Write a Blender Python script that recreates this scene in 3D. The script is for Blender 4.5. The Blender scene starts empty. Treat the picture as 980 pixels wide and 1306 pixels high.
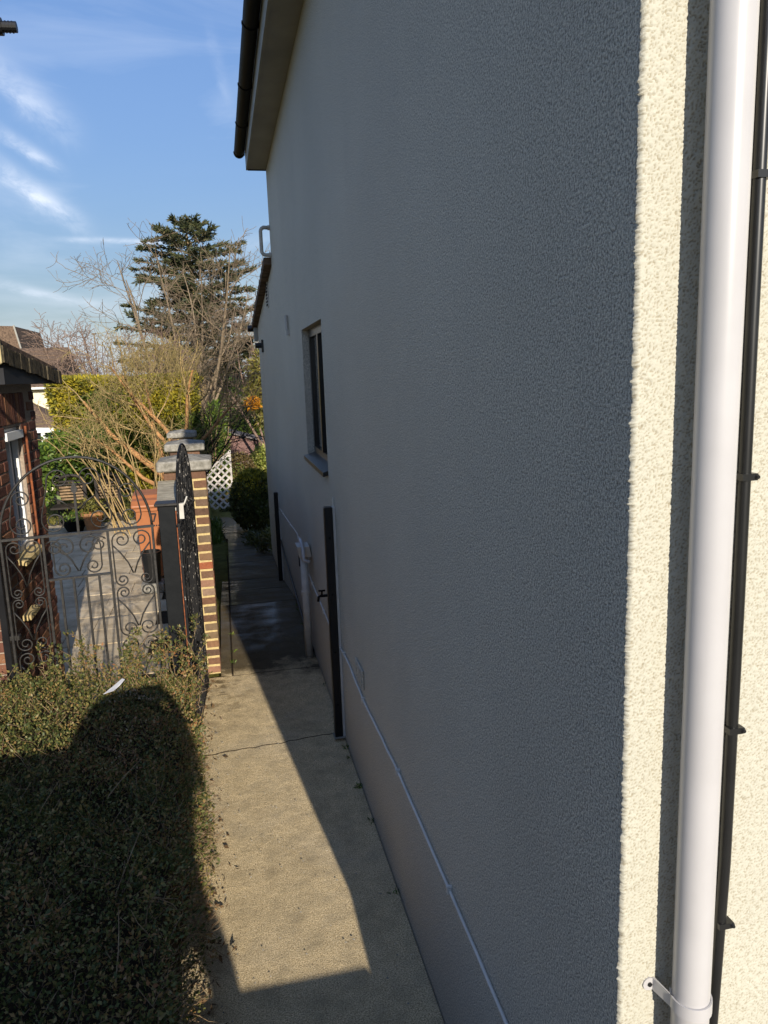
import bpy, math, random
import numpy as np
from mathutils import Vector, Matrix
R = random.Random(7)
NR = np.random.RandomState(11)
D = bpy.data
SC = bpy.context.scene
COL = SC.collection
rad = math.radians

# ------------------------------------------------------------------ camera
EYE = 2.44
M = ((0.97716853, 0.07161725, -0.20003156),
     (-0.20955778, 0.16964201, -0.96296787),
     (-0.03503136, 0.98290008, 0.18077679))
cam_d = D.cameras.new('camera')
cam = D.objects.new('camera', cam_d)
COL.objects.link(cam)
cam.matrix_world = Matrix.Translation((0, 0, EYE)) @ Matrix(M).to_4x4()
cam_d.sensor_fit = 'VERTICAL'
cam_d.sensor_height = 36
cam_d.sensor_width = 27
cam_d.lens = 965 / 1306 * 36
cam_d.clip_start = 0.02
cam_d.clip_end = 5000
SC.camera = cam

# ------------------------------------------------------------------ light
SUN_EL, SUN_AZ = rad(21), rad(6.37)          # sun low behind the viewer, a little to the right
sun_dir = Vector((math.sin(SUN_AZ) * math.cos(SUN_EL), -math.cos(SUN_AZ) * math.cos(SUN_EL), math.sin(SUN_EL)))
sd = D.lights.new('sun', 'SUN')
sd.energy = 2.8
sd.angle = rad(0.5)
sd.color = (1.0, 0.92, 0.795)
so = D.objects.new('sun', sd)
COL.objects.link(so)
so.rotation_euler = (-sun_dir).to_track_quat('-Z', 'Y').to_euler()
SC.view_settings.view_transform = 'Standard'
SC.view_settings.look = 'None'
SC.view_settings.gamma = 1
SC.view_settings.exposure = 1.22
SC.view_settings.use_curve_mapping = False

W = D.worlds.new('World')
SC.world = W
W.use_nodes = True
nt = W.node_tree
nt.nodes.clear()


def N(t, kind, **kw):
    n = t.nodes.new(kind)
    for k, v in kw.items():
        if k == 'ins':
            for i, x in v.items():
                n.inputs[i].default_value = x
        else:
            setattr(n, k, v)
    return n


def mth(t, op, a, b=None, c=None, clamp=False):
    n = t.nodes.new('ShaderNodeMath')
    n.operation = op
    n.use_clamp = clamp
    for i, x in enumerate((a, b, c)):
        if x is None:
            continue
        if isinstance(x, (int, float)):
            n.inputs[i].default_value = x
        else:
            t.links.new(x, n.inputs[i])
    return n.outputs[0]


def sky_world():
    t = nt
    L = t.links.new
    sky = N(t, 'ShaderNodeTexSky', sky_type='NISHITA', sun_disc=False, sun_elevation=SUN_EL,
            sun_rotation=math.pi - SUN_AZ, altitude=0, air_density=1.0, dust_density=0.25, ozone_density=3.0)
    hs = N(t, 'ShaderNodeHueSaturation', ins={'Hue': 0.508, 'Saturation': 1.05, 'Value': 1.0})
    L(sky.outputs[0], hs.inputs['Color'])
    tc = N(t, 'ShaderNodeTexCoord')
    sx = N(t, 'ShaderNodeSeparateXYZ')
    L(tc.outputs['Generated'], sx.inputs[0])
    y = mth(t, 'MAXIMUM', sx.outputs[1], 0.05)
    u = mth(t, 'DIVIDE', sx.outputs[0], y)
    v = mth(t, 'DIVIDE', sx.outputs[2], y)
    cb = N(t, 'ShaderNodeCombineXYZ')
    L(u, cb.inputs[0]); L(v, cb.inputs[1])
    front = mth(t, 'GREATER_THAN', sx.outputs[1], 0.06)

    def streak(p0, p1, w, amp, nscale, stretch):
        dx, dy = p1[0] - p0[0], p1[1] - p0[1]
        ln = math.hypot(dx, dy)
        c, s = dx / ln, dy / ln
        a = mth(t, 'ADD', mth(t, 'MULTIPLY', mth(t, 'SUBTRACT', u, p0[0]), c), mth(t, 'MULTIPLY', mth(t, 'SUBTRACT', v, p0[1]), s))
        b = mth(t, 'SUBTRACT', mth(t, 'MULTIPLY', mth(t, 'SUBTRACT', v, p0[1]), c), mth(t, 'MULTIPLY', mth(t, 'SUBTRACT', u, p0[0]), s))
        cc = N(t, 'ShaderNodeCombineXYZ')
        L(mth(t, 'MULTIPLY', a, stretch), cc.inputs[0]); L(b, cc.inputs[1])
        no = N(t, 'ShaderNodeTexNoise', ins={'Scale': nscale, 'Detail': 5.0, 'Roughness': 0.62, 'Distortion': 0.6})
        L(cc.outputs[0], no.inputs['Vector'])
        bb = mth(t, 'ADD', b, mth(t, 'MULTIPLY', mth(t, 'SUBTRACT', no.outputs[0], 0.5), w * 1.6))
        g = mth(t, 'POWER', 2.718, mth(t, 'MULTIPLY', mth(t, 'POWER', mth(t, 'DIVIDE', bb, w), 2.0), -1.0))
        al = mth(t, 'DIVIDE', a, ln)
        e = mth(t, 'POWER', 2.718, mth(t, 'MULTIPLY', mth(t, 'POWER', mth(t, 'MULTIPLY', mth(t, 'SUBTRACT', al, 0.45), 1.75), 4.0), -1.0))
        nn = mth(t, 'MULTIPLY', mth(t, 'SUBTRACT', no.outputs[0], 0.25), 2.2, clamp=True)
        return mth(t, 'MULTIPLY', mth(t, 'MULTIPLY', mth(t, 'MULTIPLY', g, e), nn), amp)
    parts = [streak((-0.25, 0.375), (-0.150, 0.292), 0.018, 0.50, 34, 0.55),
             streak((-0.24, 0.296), (-0.168, 0.250), 0.0075, 0.60, 50, 0.5),
             streak((-0.25, 0.262), (-0.150, 0.190), 0.0115, 0.8, 40, 0.5),
             streak((-0.158, 0.169), (-0.045, 0.166), 0.0030, 0.75, 60, 0.3),
             streak((0.020, 0.40), (0.034, 0.33), 0.006, 0.14, 50, 0.5),
             streak((-0.10, 0.095), (0.10, 0.19), 0.010, 0.25, 40, 0.4),
             streak((-0.30, 0.135), (-0.13, 0.09), 0.006, 0.40, 40, 0.4),
             streak((-0.32, 0.040), (-0.19, 0.036), 0.004, -0.35, 40, 0.4)]
    tot = parts[0]
    for p in parts[1:]:
        tot = mth(t, 'ADD', tot, p)
    tot = mth(t, 'MULTIPLY', tot, front)
    # thin cirrus over the whole dome and a veil low down
    z = sx.outputs[2]
    mp = N(t, 'ShaderNodeMapping')
    mp.inputs['Scale'].default_value = (1.5, 1.5, 9)
    L(tc.outputs['Generated'], mp.inputs[0])
    n2 = N(t, 'ShaderNodeTexNoise', ins={'Scale': 1.8, 'Detail': 6.0, 'Roughness': 0.55, 'Distortion': 0.8})
    L(mp.outputs[0], n2.inputs['Vector'])
    cir = mth(t, 'MULTIPLY', mth(t, 'SUBTRACT', n2.outputs[0], 0.46, clamp=True), 0.8)
    low = mth(t, 'POWER', 2.718, mth(t, 'MULTIPLY', mth(t, 'MAXIMUM', z, 0.0), -13.0))
    low = mth(t, 'MULTIPLY', low, mth(t, 'ADD', 0.20, mth(t, 'MULTIPLY', n2.outputs[0], 0.8)))
    tot = mth(t, 'ADD', tot, mth(t, 'ADD', cir, low), clamp=True)
    mx = N(t, 'ShaderNodeMix', data_type='RGBA')
    L(tot, mx.inputs[0])
    dim = mth(t, 'SUBTRACT', 0.98, mth(t, 'MULTIPLY', mth(t, 'POWER', 2.718, mth(t, 'MULTIPLY', mth(t, 'MAXIMUM', z, 0.0), -1.4)), 0.90))
    vm = N(t, 'ShaderNodeVectorMath', operation='SCALE')
    L(hs.outputs[0], vm.inputs[0]); L(dim, vm.inputs['Scale'])
    L(vm.outputs[0], mx.inputs[6])
    mx.inputs[7].default_value = (2.8, 3.05, 3.5, 1)
    bg = N(t, 'ShaderNodeBackground', ins={'Strength': 0.145})
    L(mx.outputs[2], bg.inputs[0])
    out = N(t, 'ShaderNodeOutputWorld')
    L(bg.outputs[0], out.inputs[0])


sky_world()


# ------------------------------------------------------------------ materials
def ramp(t, src, stops):
    r = t.nodes.new('ShaderNodeValToRGB')
    el = r.color_ramp.elements
    while len(el) > 1:
        el.remove(el[-1])
    el[0].position = stops[0][0]
    el[0].color = (*stops[0][1], 1)
    for p, c in stops[1:]:
        e = el.new(p)
        e.color = (*c, 1)
    t.links.new(src, r.inputs[0])
    return r.outputs[0]


def base_mat(name, rough=0.8, spec=0.3, metal=0.0):
    m = D.materials.new(name)
    m.use_nodes = True
    t = m.node_tree
    b = t.nodes['Principled BSDF']
    b.inputs['Roughness'].default_value = rough
    b.inputs['Specular IOR Level'].default_value = spec
    b.inputs['Metallic'].default_value = metal
    return m, t, b


def geo_co(t, scale=(1, 1, 1)):
    g = t.nodes.new('ShaderNodeNewGeometry')
    mp = t.nodes.new('ShaderNodeMapping')
    mp.inputs['Scale'].default_value = scale
    t.links.new(g.outputs['Position'], mp.inputs[0])
    return mp.outputs[0]


def noise(t, co, s, d=4, r=0.55, dist=0.0):
    n = N(t, 'ShaderNodeTexNoise', ins={'Scale': s, 'Detail': d, 'Roughness': r, 'Distortion': dist})
    t.links.new(co, n.inputs['Vector'])
    return n.outputs[0]


def bump(t, b, h, strength=0.5, dist=0.01):
    n = N(t, 'ShaderNodeBump', ins={'Strength': strength, 'Distance': dist})
    t.links.new(h, n.inputs['Height'])
    t.links.new(n.outputs[0], b.inputs['Normal'])
    return n


def mixc(t, fac, a, b):
    n = N(t, 'ShaderNodeMix', data_type='RGBA')
    for s, x in ((0, fac), (6, a), (7, b)):
        if isinstance(x, tuple):
            n.inputs[s].default_value = (*x, 1)
        elif isinstance(x, (int, float)):
            n.inputs[s].default_value = x
        else:
            t.links.new(x, n.inputs[s])
    return n.outputs[2]


def simple(name, c0, c1=None, scale=20, rough=0.7, spec=0.3, bstr=0.0, bdist=0.003, metal=0.0, bscale=None, stretch=(1, 1, 1)):
    m, t, b = base_mat(name, rough, spec, metal)
    co = geo_co(t, stretch)
    n = noise(t, co, scale)
    c1 = c1 or tuple(x * 0.75 for x in c0)
    t.links.new(ramp(t, n, [(0.32, c1), (0.68, c0)]), b.inputs['Base Color'])
    if bstr:
        bump(t, b, noise(t, co, bscale or scale * 3, 3), bstr, bdist)
    return m


def leafmat(name, stops, rough=0.55, trans=0.25, spec=0.35):
    m, t, b = base_mat(name, rough, spec)
    g = t.nodes.new('ShaderNodeNewGeometry')
    n = noise(t, geo_co(t), 2.2, 2)
    f = mth(t, 'ADD', mth(t, 'MULTIPLY', g.outputs['Random Per Island'], 0.7), mth(t, 'MULTIPLY', mth(t, 'SUBTRACT', n, 0.32), 0.85), clamp=True)
    c = ramp(t, f, stops)
    t.links.new(c, b.inputs['Base Color'])
    if trans:
        tr = t.nodes.new('ShaderNodeBsdfTranslucent')
        t.links.new(c, tr.inputs[0])
        mx = t.nodes.new('ShaderNodeMixShader')
        mx.inputs[0].default_value = trans
        t.links.new(b.outputs[0], mx.inputs[1])
        t.links.new(tr.outputs[0], mx.inputs[2])
        t.links.new(mx.outputs[0], t.nodes['Material Output'].inputs[0])
    return m


def brickmat(name, stops, bstr=0.6):
    m, t, b = base_mat(name, 0.85, 0.2)
    oi = t.nodes.new('ShaderNodeObjectInfo')
    co = geo_co(t)
    n = noise(t, co, 38, 5, 0.65)
    c = ramp(t, oi.outputs['Random'], stops)
    c2 = N(t, 'ShaderNodeHueSaturation')
    t.links.new(c, c2.inputs['Color'])
    t.links.new(mth(t, 'ADD', 0.45, mth(t, 'MULTIPLY', n, 1.1)), c2.inputs['Value'])
    n3 = noise(t, co, 90, 3)
    sp = mth(t, 'MULTIPLY', mth(t, 'GREATER_THAN', n3, 0.66), 0.35)
    t.links.new(mixc(t, sp, c2.outputs[0], (0.42, 0.36, 0.28)), b.inputs['Base Color'])
    bump(t, b, noise(t, co, 150, 4), bstr, 0.003)
    return m


def render_grey():
    m, t, b = base_mat('grey_masonry_paint', 0.6, 0.3)
    co = geo_co(t)
    big = noise(t, co, 0.55, 4, 0.6)
    n1 = noise(t, co, 185, 2, 0.55, 0.3)
    n2 = noise(t, co, 400, 2, 0.6)
    h = mth(t, 'ADD', mth(t, 'MULTIPLY', n1, 0.65), mth(t, 'MULTIPLY', n2, 0.35))
    c = ramp(t, big, [(0.3, (0.455, 0.418, 0.338)), (0.7, (0.54, 0.496, 0.402))])
    patch = mth(t, 'MULTIPLY', mth(t, 'SUBTRACT', noise(t, geo_co(t, (1, 1, 0.35)), 2.4, 5, 0.6), 0.52, clamp=True), 0.9)
    c = mixc(t, patch, c, (0.36, 0.335, 0.285))
    sp = ramp(t, h, [(0.38, (0.42, 0.42, 0.42)), (0.5, (0.97, 0.97, 0.97)), (0.60, (1.45, 1.45, 1.45))])  # relief shading painted into the colour: hollows darker, raised grain lighter
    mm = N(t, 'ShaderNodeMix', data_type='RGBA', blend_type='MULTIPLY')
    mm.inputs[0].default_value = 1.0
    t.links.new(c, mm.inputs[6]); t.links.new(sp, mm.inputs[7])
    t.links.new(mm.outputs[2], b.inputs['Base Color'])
    bump(t, b, h, 1.0, 0.0075)
    return m


def render_cream():
    m, t, b = base_mat('cream_masonry_paint', 0.8, 0.2)
    co = geo_co(t)
    n1 = noise(t, co, 380, 2, 0.5, 0.8)
    n2 = noise(t, co, 190, 2, 0.5, 0.5)
    h = mth(t, 'ADD', mth(t, 'MULTIPLY', n1, 0.65), mth(t, 'MULTIPLY', n2, 0.35))
    at = N(t, 'ShaderNodeAttribute', attribute_name='pit_shade')
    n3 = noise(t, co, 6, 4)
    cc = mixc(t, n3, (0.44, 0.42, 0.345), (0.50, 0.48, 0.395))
    c = mixc(t, mth(t, 'MULTIPLY', at.outputs['Fac'], 0.75, clamp=True), cc, (0.24, 0.20, 0.13))  # crevice shade painted as a darker tone in the pits
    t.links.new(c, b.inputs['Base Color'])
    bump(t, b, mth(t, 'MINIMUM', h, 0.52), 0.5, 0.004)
    return m


WX = 0.67                                  # x of the house side wall


def concrete_path():
    m, t, b = base_mat('exposed_concrete', 0.85, 0.25)
    co = geo_co(t)
    g = t.nodes.new('ShaderNodeNewGeometry')
    sx = t.nodes.new('ShaderNodeSeparateXYZ')
    t.links.new(g.outputs['Position'], sx.inputs[0])
    grit = noise(t, co, 170, 4, 0.75)
    mid = noise(t, co, 9, 5, 0.6)
    big = noise(t, co, 1.6, 4, 0.6)
    c = ramp(t, grit, [(0.36, (0.20, 0.14, 0.07)), (0.5, (0.60, 0.46, 0.26)), (0.64, (0.92, 0.76, 0.48))])
    c = mixc(t, mth(t, 'MULTIPLY', mth(t, 'SUBTRACT', mid, 0.42, clamp=True), 1.6), c, (0.23, 0.19, 0.12))
    c = mixc(t, mth(t, 'MULTIPLY', mth(t, 'SUBTRACT', big, 0.5, clamp=True), 1.2), c, (0.42, 0.37, 0.29))
    # wet, algae-dark stretch beyond the gate
    e = mth(t, 'ADD', sx.outputs[1], mth(t, 'MULTIPLY', mth(t, 'SUBTRACT', noise(t, co, 3.2, 5, 0.65), 0.5), 1.5))
    wet = mth(t, 'MULTIPLY', mth(t, 'SUBTRACT', e, 6.05), 3.0, clamp=True)
    puddle = mth(t, 'MULTIPLY', mth(t, 'SUBTRACT', noise(t, geo_co(t, (0.8, 1.6, 1)), 2.6, 5, 0.65), 0.40), 2.2, clamp=True)
    wp = mth(t, 'MULTIPLY', mth(t, 'MULTIPLY', mth(t, 'SUBTRACT', e, 6.75), 2.0, clamp=True), puddle)
    c = mixc(t, wet, c, mixc(t, 0.86, c, (0.030, 0.022, 0.010)))
    c = mixc(t, mth(t, 'MULTIPLY', wp, 0.7), c, (0.030, 0.030, 0.030))
    # damp stains with moss by the hedge foot and pier
    st = mth(t, 'MULTIPLY', mth(t, 'SUBTRACT', noise(t, co, 7, 4, 0.7), 0.58), 9, clamp=True)
    near = mth(t, 'MULTIPLY', mth(t, 'SUBTRACT', -0.10, sx.outputs[0]), 6.0, clamp=True)
    c = mixc(t, mth(t, 'MULTIPLY', mth(t, 'MULTIPLY', st, near), 0.8), c, (0.06, 0.045, 0.02))
    nearp = mth(t, 'MULTIPLY', mth(t, 'SUBTRACT', sx.outputs[1], 5.0), 1.0, clamp=True)
    nearp = mth(t, 'MULTIPLY', nearp, mth(t, 'MULTIPLY', mth(t, 'SUBTRACT', 0.25, sx.outputs[0]), 2.2, clamp=True))
    st2 = mth(t, 'MULTIPLY', mth(t, 'SUBTRACT', noise(t, geo_co(t, (1, 1.6, 1)), 4.2, 5, 0.7), 0.50), 14, clamp=True)
    c = mixc(t, mth(t, 'MULTIPLY', mth(t, 'MULTIPLY', st2, nearp), 0.85), c, (0.085, 0.058, 0.022))
    st3 = mth(t, 'MULTIPLY', mth(t, 'SUBTRACT', noise(t, co, 2.3, 6, 0.7, 0.5), 0.53), 5, clamp=True)
    c = mixc(t, mth(t, 'MULTIPLY', st3, 0.38), c, (0.22, 0.165, 0.09))
    spk = mth(t, 'GREATER_THAN', noise(t, co, 26, 2), 0.77)
    c = mixc(t, mth(t, 'MULTIPLY', spk, 0.5), c, (0.6, 0.57, 0.5))
    t.links.new(c, b.inputs['Base Color'])
    t.links.new(mth(t, 'SUBTRACT', 0.88, mth(t, 'ADD', mth(t, 'MULTIPLY', wp, 0.68), mth(t, 'MULTIPLY', wet, 0.06))), b.inputs['Roughness'])
    t.links.new(mth(t, 'MULTIPLY', wp, 0.9), b.inputs['Coat Weight'])
    b.inputs['Coat Roughness'].default_value = 0.12
    b.inputs['Coat IOR'].default_value = 1.4
    bn = bump(t, b, mth(t, 'ADD', grit, mth(t, 'MULTIPLY', mid, 2.0)), 0.7, 0.006)
    t.links.new(mth(t, 'SUBTRACT', 0.75, mth(t, 'MULTIPLY', wp, 0.68)), bn.inputs['Strength'])
    return m


def flaked_iron():
    m, t, b = base_mat('flaking_black_iron', 0.6, 0.2)
    co = geo_co(t)
    n = noise(t, geo_co(t, (1, 1, .45)), 48, 6, 0.75)
    c = ramp(t, n, [(0.54, (0.008, 0.008, 0.009)), (0.60, (0.03, 0.027, 0.024)), (0.63, (0.36, 0.33, 0.29))])
    t.links.new(c, b.inputs['Base Color'])
    bump(t, b, n, 0.5, 0.003)
    return m


MAT = {}
MAT['grey'] = render_grey()
MAT['cream'] = render_cream()
MAT['path'] = concrete_path()
MAT['iron'] = flaked_iron()
MAT['gate'] = simple('weathered_grey_iron', (0.034, 0.031, 0.027), (0.012, 0.011, 0.010), 40, 0.5, 0.35, 0.3)
MAT['postblk'] = simple('black_gloss_paint', (0.010, 0.010, 0.011), (0.006, 0.006, 0.007), 12, 0.35, 0.4)
MAT['postgry'] = simple('worn_black_post_paint', (0.009, 0.010, 0.011), (0.005, 0.006, 0.007), 14, 0.55, 0.15, 0.25, 0.003)
MAT['rust'] = simple('rusty_edge', (0.30, 0.09, 0.03), (0.12, 0.04, 0.02), 30, 0.8)
MAT['upvc'] = simple('white_plastic_pipe', (0.47, 0.455, 0.45), (0.43, 0.415, 0.41), 6, 0.3, 0.5)
def scuffed(m):
    t = m.node_tree
    b = t.nodes['Principled BSDF']
    src = b.inputs['Base Color'].links[0].from_socket
    co = geo_co(t, (1, 1, .55))
    k = mth(t, 'MULTIPLY', mth(t, 'SUBTRACT', noise(t, co, 34, 6, .8), .69), 9, clamp=True)
    d = mth(t, 'MULTIPLY', mth(t, 'SUBTRACT', noise(t, geo_co(t, (1, 1, .12)), 16, 4, .6), .50, clamp=True), 1.1)
    c = mixc(t, d, src, (.36, .34, .31))
    t.links.new(mixc(t, mth(t, 'MULTIPLY', k, .6), c, (.22, .21, .20)), b.inputs['Base Color'])
    return m


scuffed(MAT['upvc'])
MAT['black'] = simple('black_plastic', (0.012, 0.012, 0.012), (0.008, 0.008, 0.008), 10, 0.35, 0.5)
MAT['gutter'] = simple('brown_black_gutter', (0.007, 0.006, 0.0055), (0.004, 0.004, 0.004), 8, 0.6, 0.12)
MAT['fascia'] = simple('grey_cream_fascia', (0.34, 0.32, 0.27), (0.26, 0.25, 0.215), 3, 0.6, 0.3, 0.1)
MAT['roof'] = simple('brown_roof_tile', (0.20, 0.135, 0.09), (0.075, 0.052, 0.038), 11, 0.9, 0.15, 0.6, 0.01)
MAT['cable'] = simple('grey_white_cable', (0.68, 0.64, 0.57), (0.56, 0.53, 0.47), 9, 0.5)
MAT['dullwhite'] = simple('painted_grey_white_pipe', (0.55, 0.53, 0.48), (0.44, 0.42, 0.38), 10, 0.55)
MAT['stone'] = simple('weathered_coping_stone', (0.34, 0.32, 0.28), (0.15, 0.14, 0.115), 22, 0.9, 0.15, 0.8, 0.006, bscale=90)
MAT['coping'] = simple('pale_lichened_coping', (0.52, 0.46, 0.34), (0.30, 0.26, 0.19), 14, 0.9, 0.15, 0.7, 0.006, bscale=90)
MAT['mortar'] = simple('yellow_mortar', (0.58, 0.45, 0.22), (0.40, 0.30, 0.14), 60, 0.95, 0.1, 0.6, 0.004)
MAT['mortar2'] = simple('grey_mortar', (0.36, 0.29, 0.22), (0.24, 0.185, 0.14), 60, 0.95, 0.1, 0.6, 0.004)
MAT['brickpier'] = brickmat('pier_brick', [(0.0, (0.085, 0.052, 0.036)), (0.3, (0.145, 0.075, 0.045)), (0.55, (0.125, 0.090, 0.062)), (0.75, (0.17, 0.115, 0.065)), (0.88, (0.27, 0.085, 0.04)), (1.0, (0.21, 0.17, 0.125))])
MAT['brickgar'] = brickmat('garage_brick', [(0.0, (0.085, 0.036, 0.026)), (0.5, (0.135, 0.055, 0.036)), (1.0, (0.21, 0.10, 0.05))], 0.9)
MAT['wframe'] = simple('white_window_frame', (0.78, 0.78, 0.76), (0.68, 0.68, 0.66), 5, 0.35, 0.4)
MAT['dframe'] = simple('black_window_frame', (0.014, 0.013, 0.012), (0.01, 0.01, 0.01), 5, 0.3, 0.5)
MAT['beige'] = simple('beige_blind', (0.38, 0.34, 0.28), (0.33, 0.29, 0.24), 6, 0.7)
mg, tg, bg_ = base_mat('window_glass', 0.04, 0.6)
tg.links.new(ramp(tg, noise(tg, geo_co(tg), 1.5, 2), [(0.3, (0.010, 0.012, 0.014)), (0.7, (0.022, 0.025, 0.028))]), bg_.inputs['Base Color'])
MAT['glass'] = mg
MAT['bin'] = simple('brown_bin_plastic', (0.36, 0.130, 0.046), (0.30, 0.105, 0.038), 9, 0.45, 0.4, 0.1)
MAT['ink'] = simple('dark_print', (0.03, 0.02, 0.018), None, 10, 0.6)
MAT['terracotta'] = simple('terracotta', (0.42, 0.20, 0.08), (0.26, 0.13, 0.06), 25, 0.85, 0.2, 0.3)
MAT['darkwood'] = simple('dark_stained_wood', (0.030, 0.022, 0.016), (0.015, 0.012, 0.010), 15, 0.6, 0.3, 0.4, 0.004, stretch=(1, 1, 6))
MAT['slat'] = simple('tan_slat_wood', (0.30, 0.20, 0.11), (0.12, 0.08, 0.05), 15, 0.7, 0.2, 0.3)
MAT['shedwood'] = simple('red_brown_shed_board', (0.20, 0.112, 0.095), (0.13, 0.075, 0.065), 12, 0.75, 0.2, 0.3)
MAT['shedroof'] = simple('grey_roofing_felt', (0.21, 0.185, 0.175), (0.13, 0.115, 0.11), 14, 0.95, 0.1, 0.5)
MAT['trellis'] = simple('white_trellis_paint', (0.52, 0.47, 0.42), (0.40, 0.36, 0.32), 14, 0.6)
MAT['patio'] = None
MAT['housecream'] = simple('cream_house_render', (0.80, 0.72, 0.52), (0.72, 0.64, 0.46), 2, 0.85, 0.15, 0.2)
MAT['bark'] = simple('tan_bark', (0.46, 0.33, 0.15), (0.24, 0.16, 0.07), 30, 0.85, 0.15, 0.6, 0.006)
MAT['barkorange'] = simple('orange_brown_bark', (0.50, 0.27, 0.11), (0.22, 0.11, 0.05), 24, 0.85, 0.15, 0.7, 0.008)
MAT['twig'] = simple('grey_brown_twig', (0.27, 0.205, 0.13), (0.15, 0.11, 0.075), 12, 0.85, 0.15)
MAT['twigpink'] = simple('pinkish_twig', (0.28, 0.19, 0.135), (0.17, 0.115, 0.09), 3, 0.85, 0.15)
MAT['olivetwig'] = simple('olive_brown_twig', (0.36, 0.275, 0.11), (0.20, 0.15, 0.06), 12, 0.85, 0.15)
MAT['darktwig'] = simple('dark_twig', (0.055, 0.040, 0.032), (0.03, 0.024, 0.02), 8, 0.85, 0.15)
MAT['hedgetwig'] = simple('hedge_twig', (0.36, 0.25, 0.14), (0.14, 0.09, 0.055), 20, 0.85, 0.15)
MAT['soil'] = simple('damp_soil', (0.05, 0.035, 0.02), (0.025, 0.018, 0.012), 25, 0.95, 0.1, 0.8, 0.02)
MAT['lawn'] = simple('rough_lawn', (0.16, 0.15, 0.035), (0.08, 0.075, 0.02), 6, 0.95, 0.1, 0.9, 0.03, bscale=60)
MAT['paper'] = simple('white_paper', (0.75, 0.73, 0.72), (0.62, 0.6, 0.6), 30, 0.8)
MAT['L_hedge'] = leafmat('cotoneaster_leaf', [(0.0, (0.030, 0.042, 0.012)), (0.34, (0.070, 0.088, 0.022)), (0.58, (0.16, 0.155, 0.045)), (0.76, (0.27, 0.19, 0.065)), (0.93, (0.30, 0.13, 0.055)), (1.0, (0.40, 0.34, 0.20))], 0.5, 0.2, 0.3)
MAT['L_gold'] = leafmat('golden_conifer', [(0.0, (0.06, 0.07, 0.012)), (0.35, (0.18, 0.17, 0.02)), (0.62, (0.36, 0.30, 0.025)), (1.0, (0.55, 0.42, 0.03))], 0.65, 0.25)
MAT['L_golddark'] = leafmat('green_conifer', [(0.0, (0.035, 0.060, 0.012)), (0.5, (0.10, 0.14, 0.022)), (1.0, (0.24, 0.25, 0.03))], 0.65, 0.2)
MAT['L_cedar'] = leafmat('cedar_needles', [(0.0, (0.022, 0.032, 0.014)), (0.5, (0.060, 0.072, 0.028)), (0.8, (0.11, 0.105, 0.042)), (1.0, (0.17, 0.12, 0.06))], 0.6, 0.15)
MAT['L_laurel'] = leafmat('laurel_leaf', [(0.0, (0.030, 0.058, 0.011)), (0.5, (0.085, 0.145, 0.022)), (0.85, (0.19, 0.25, 0.035)), (1.0, (0.34, 0.36, 0.08))], 0.35, 0.25, 0.5)
MAT['L_yellow'] = leafmat('variegated_leaf', [(0.0, (0.07, 0.11, 0.02)), (0.5, (0.22, 0.25, 0.04)), (1.0, (0.55, 0.50, 0.16))], 0.5, 0.25)
MAT['L_dome'] = leafmat('box_leaf', [(0.0, (0.022, 0.030, 0.010)), (0.5, (0.065, 0.075, 0.020)), (0.85, (0.15, 0.135, 0.03)), (1.0, (0.24, 0.20, 0.05))], 0.45, 0.2)
MAT['L_brown'] = leafmat('bronze_leaf', [(0.0, (0.04, 0.030, 0.012)), (0.5, (0.11, 0.075, 0.028)), (1.0, (0.19, 0.15, 0.045))], 0.5, 0.2)
MAT['L_red'] = leafmat('dark_copper_leaf', [(0.0, (0.018, 0.012, 0.009)), (0.6, (0.050, 0.030, 0.022)), (1.0, (0.10, 0.06, 0.035))], 0.5, 0.15)
MAT['L_orange'] = leafmat('orange_leaf', [(0.0, (0.40, 0.16, 0.01)), (1.0, (0.65, 0.30, 0.02))], 0.5, 0.3)
MAT['L_bamboo'] = leafmat('yellow_green_blade', [(0.0, (0.08, 0.09, 0.02)), (0.6, (0.22, 0.20, 0.04)), (1.0, (0.38, 0.29, 0.07))], 0.5, 0.3)
MAT['coat'] = simple('navy_coat_cloth', (0.03, 0.035, 0.05), (0.02, 0.024, 0.035), 30, 0.9, 0.1)
MAT['skin'] = simple('skin', (0.55, 0.36, 0.27), (0.5, 0.32, 0.24), 12, 0.5)


def patio_mat():
    m, t, b = base_mat('weathered_paving', 0.85, 0.2)
    co = geo_co(t)
    oi = t.nodes.new('ShaderNodeObjectInfo')
    n = noise(t, co, 5, 6, 0.65)
    g = noise(t, co, 120, 3, 0.6)
    c = ramp(t, n, [(0.3, (0.40, 0.30, 0.18)), (0.55, (0.66, 0.53, 0.35)), (0.75, (0.76, 0.64, 0.46))])
    c = mixc(t, mth(t, 'MULTIPLY', oi.outputs['Random'], 0.35), c, (0.24, 0.19, 0.12))
    c = mixc(t, mth(t, 'MULTIPLY', g, 0.3), c, (0.15, 0.12, 0.08))
    t.links.new(c, b.inputs['Base Color'])
    bump(t, b, mth(t, 'ADD', g, n), 0.6, 0.006)
    return m


MAT['patio'] = patio_mat()


# ------------------------------------------------------------------ mesh helpers
def tag(o, label=None, cat=None, group=None, kind=None):
    if label: o['label'] = label
    if cat: o['category'] = cat
    if group: o['group'] = group
    if kind: o['kind'] = kind
    return o


def empty(name, loc=(0, 0, 0), label=None, cat=None, group=None, kind=None):
    o = D.objects.new(name, None)
    o.empty_display_size = 0.1
    COL.objects.link(o)
    o.location = loc
    return tag(o, label, cat, group, kind)


def origin(o):
    v = Vector((0, 0, 0))
    while o is not None:
        v += o.location
        o = o.parent
    return v


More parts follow.
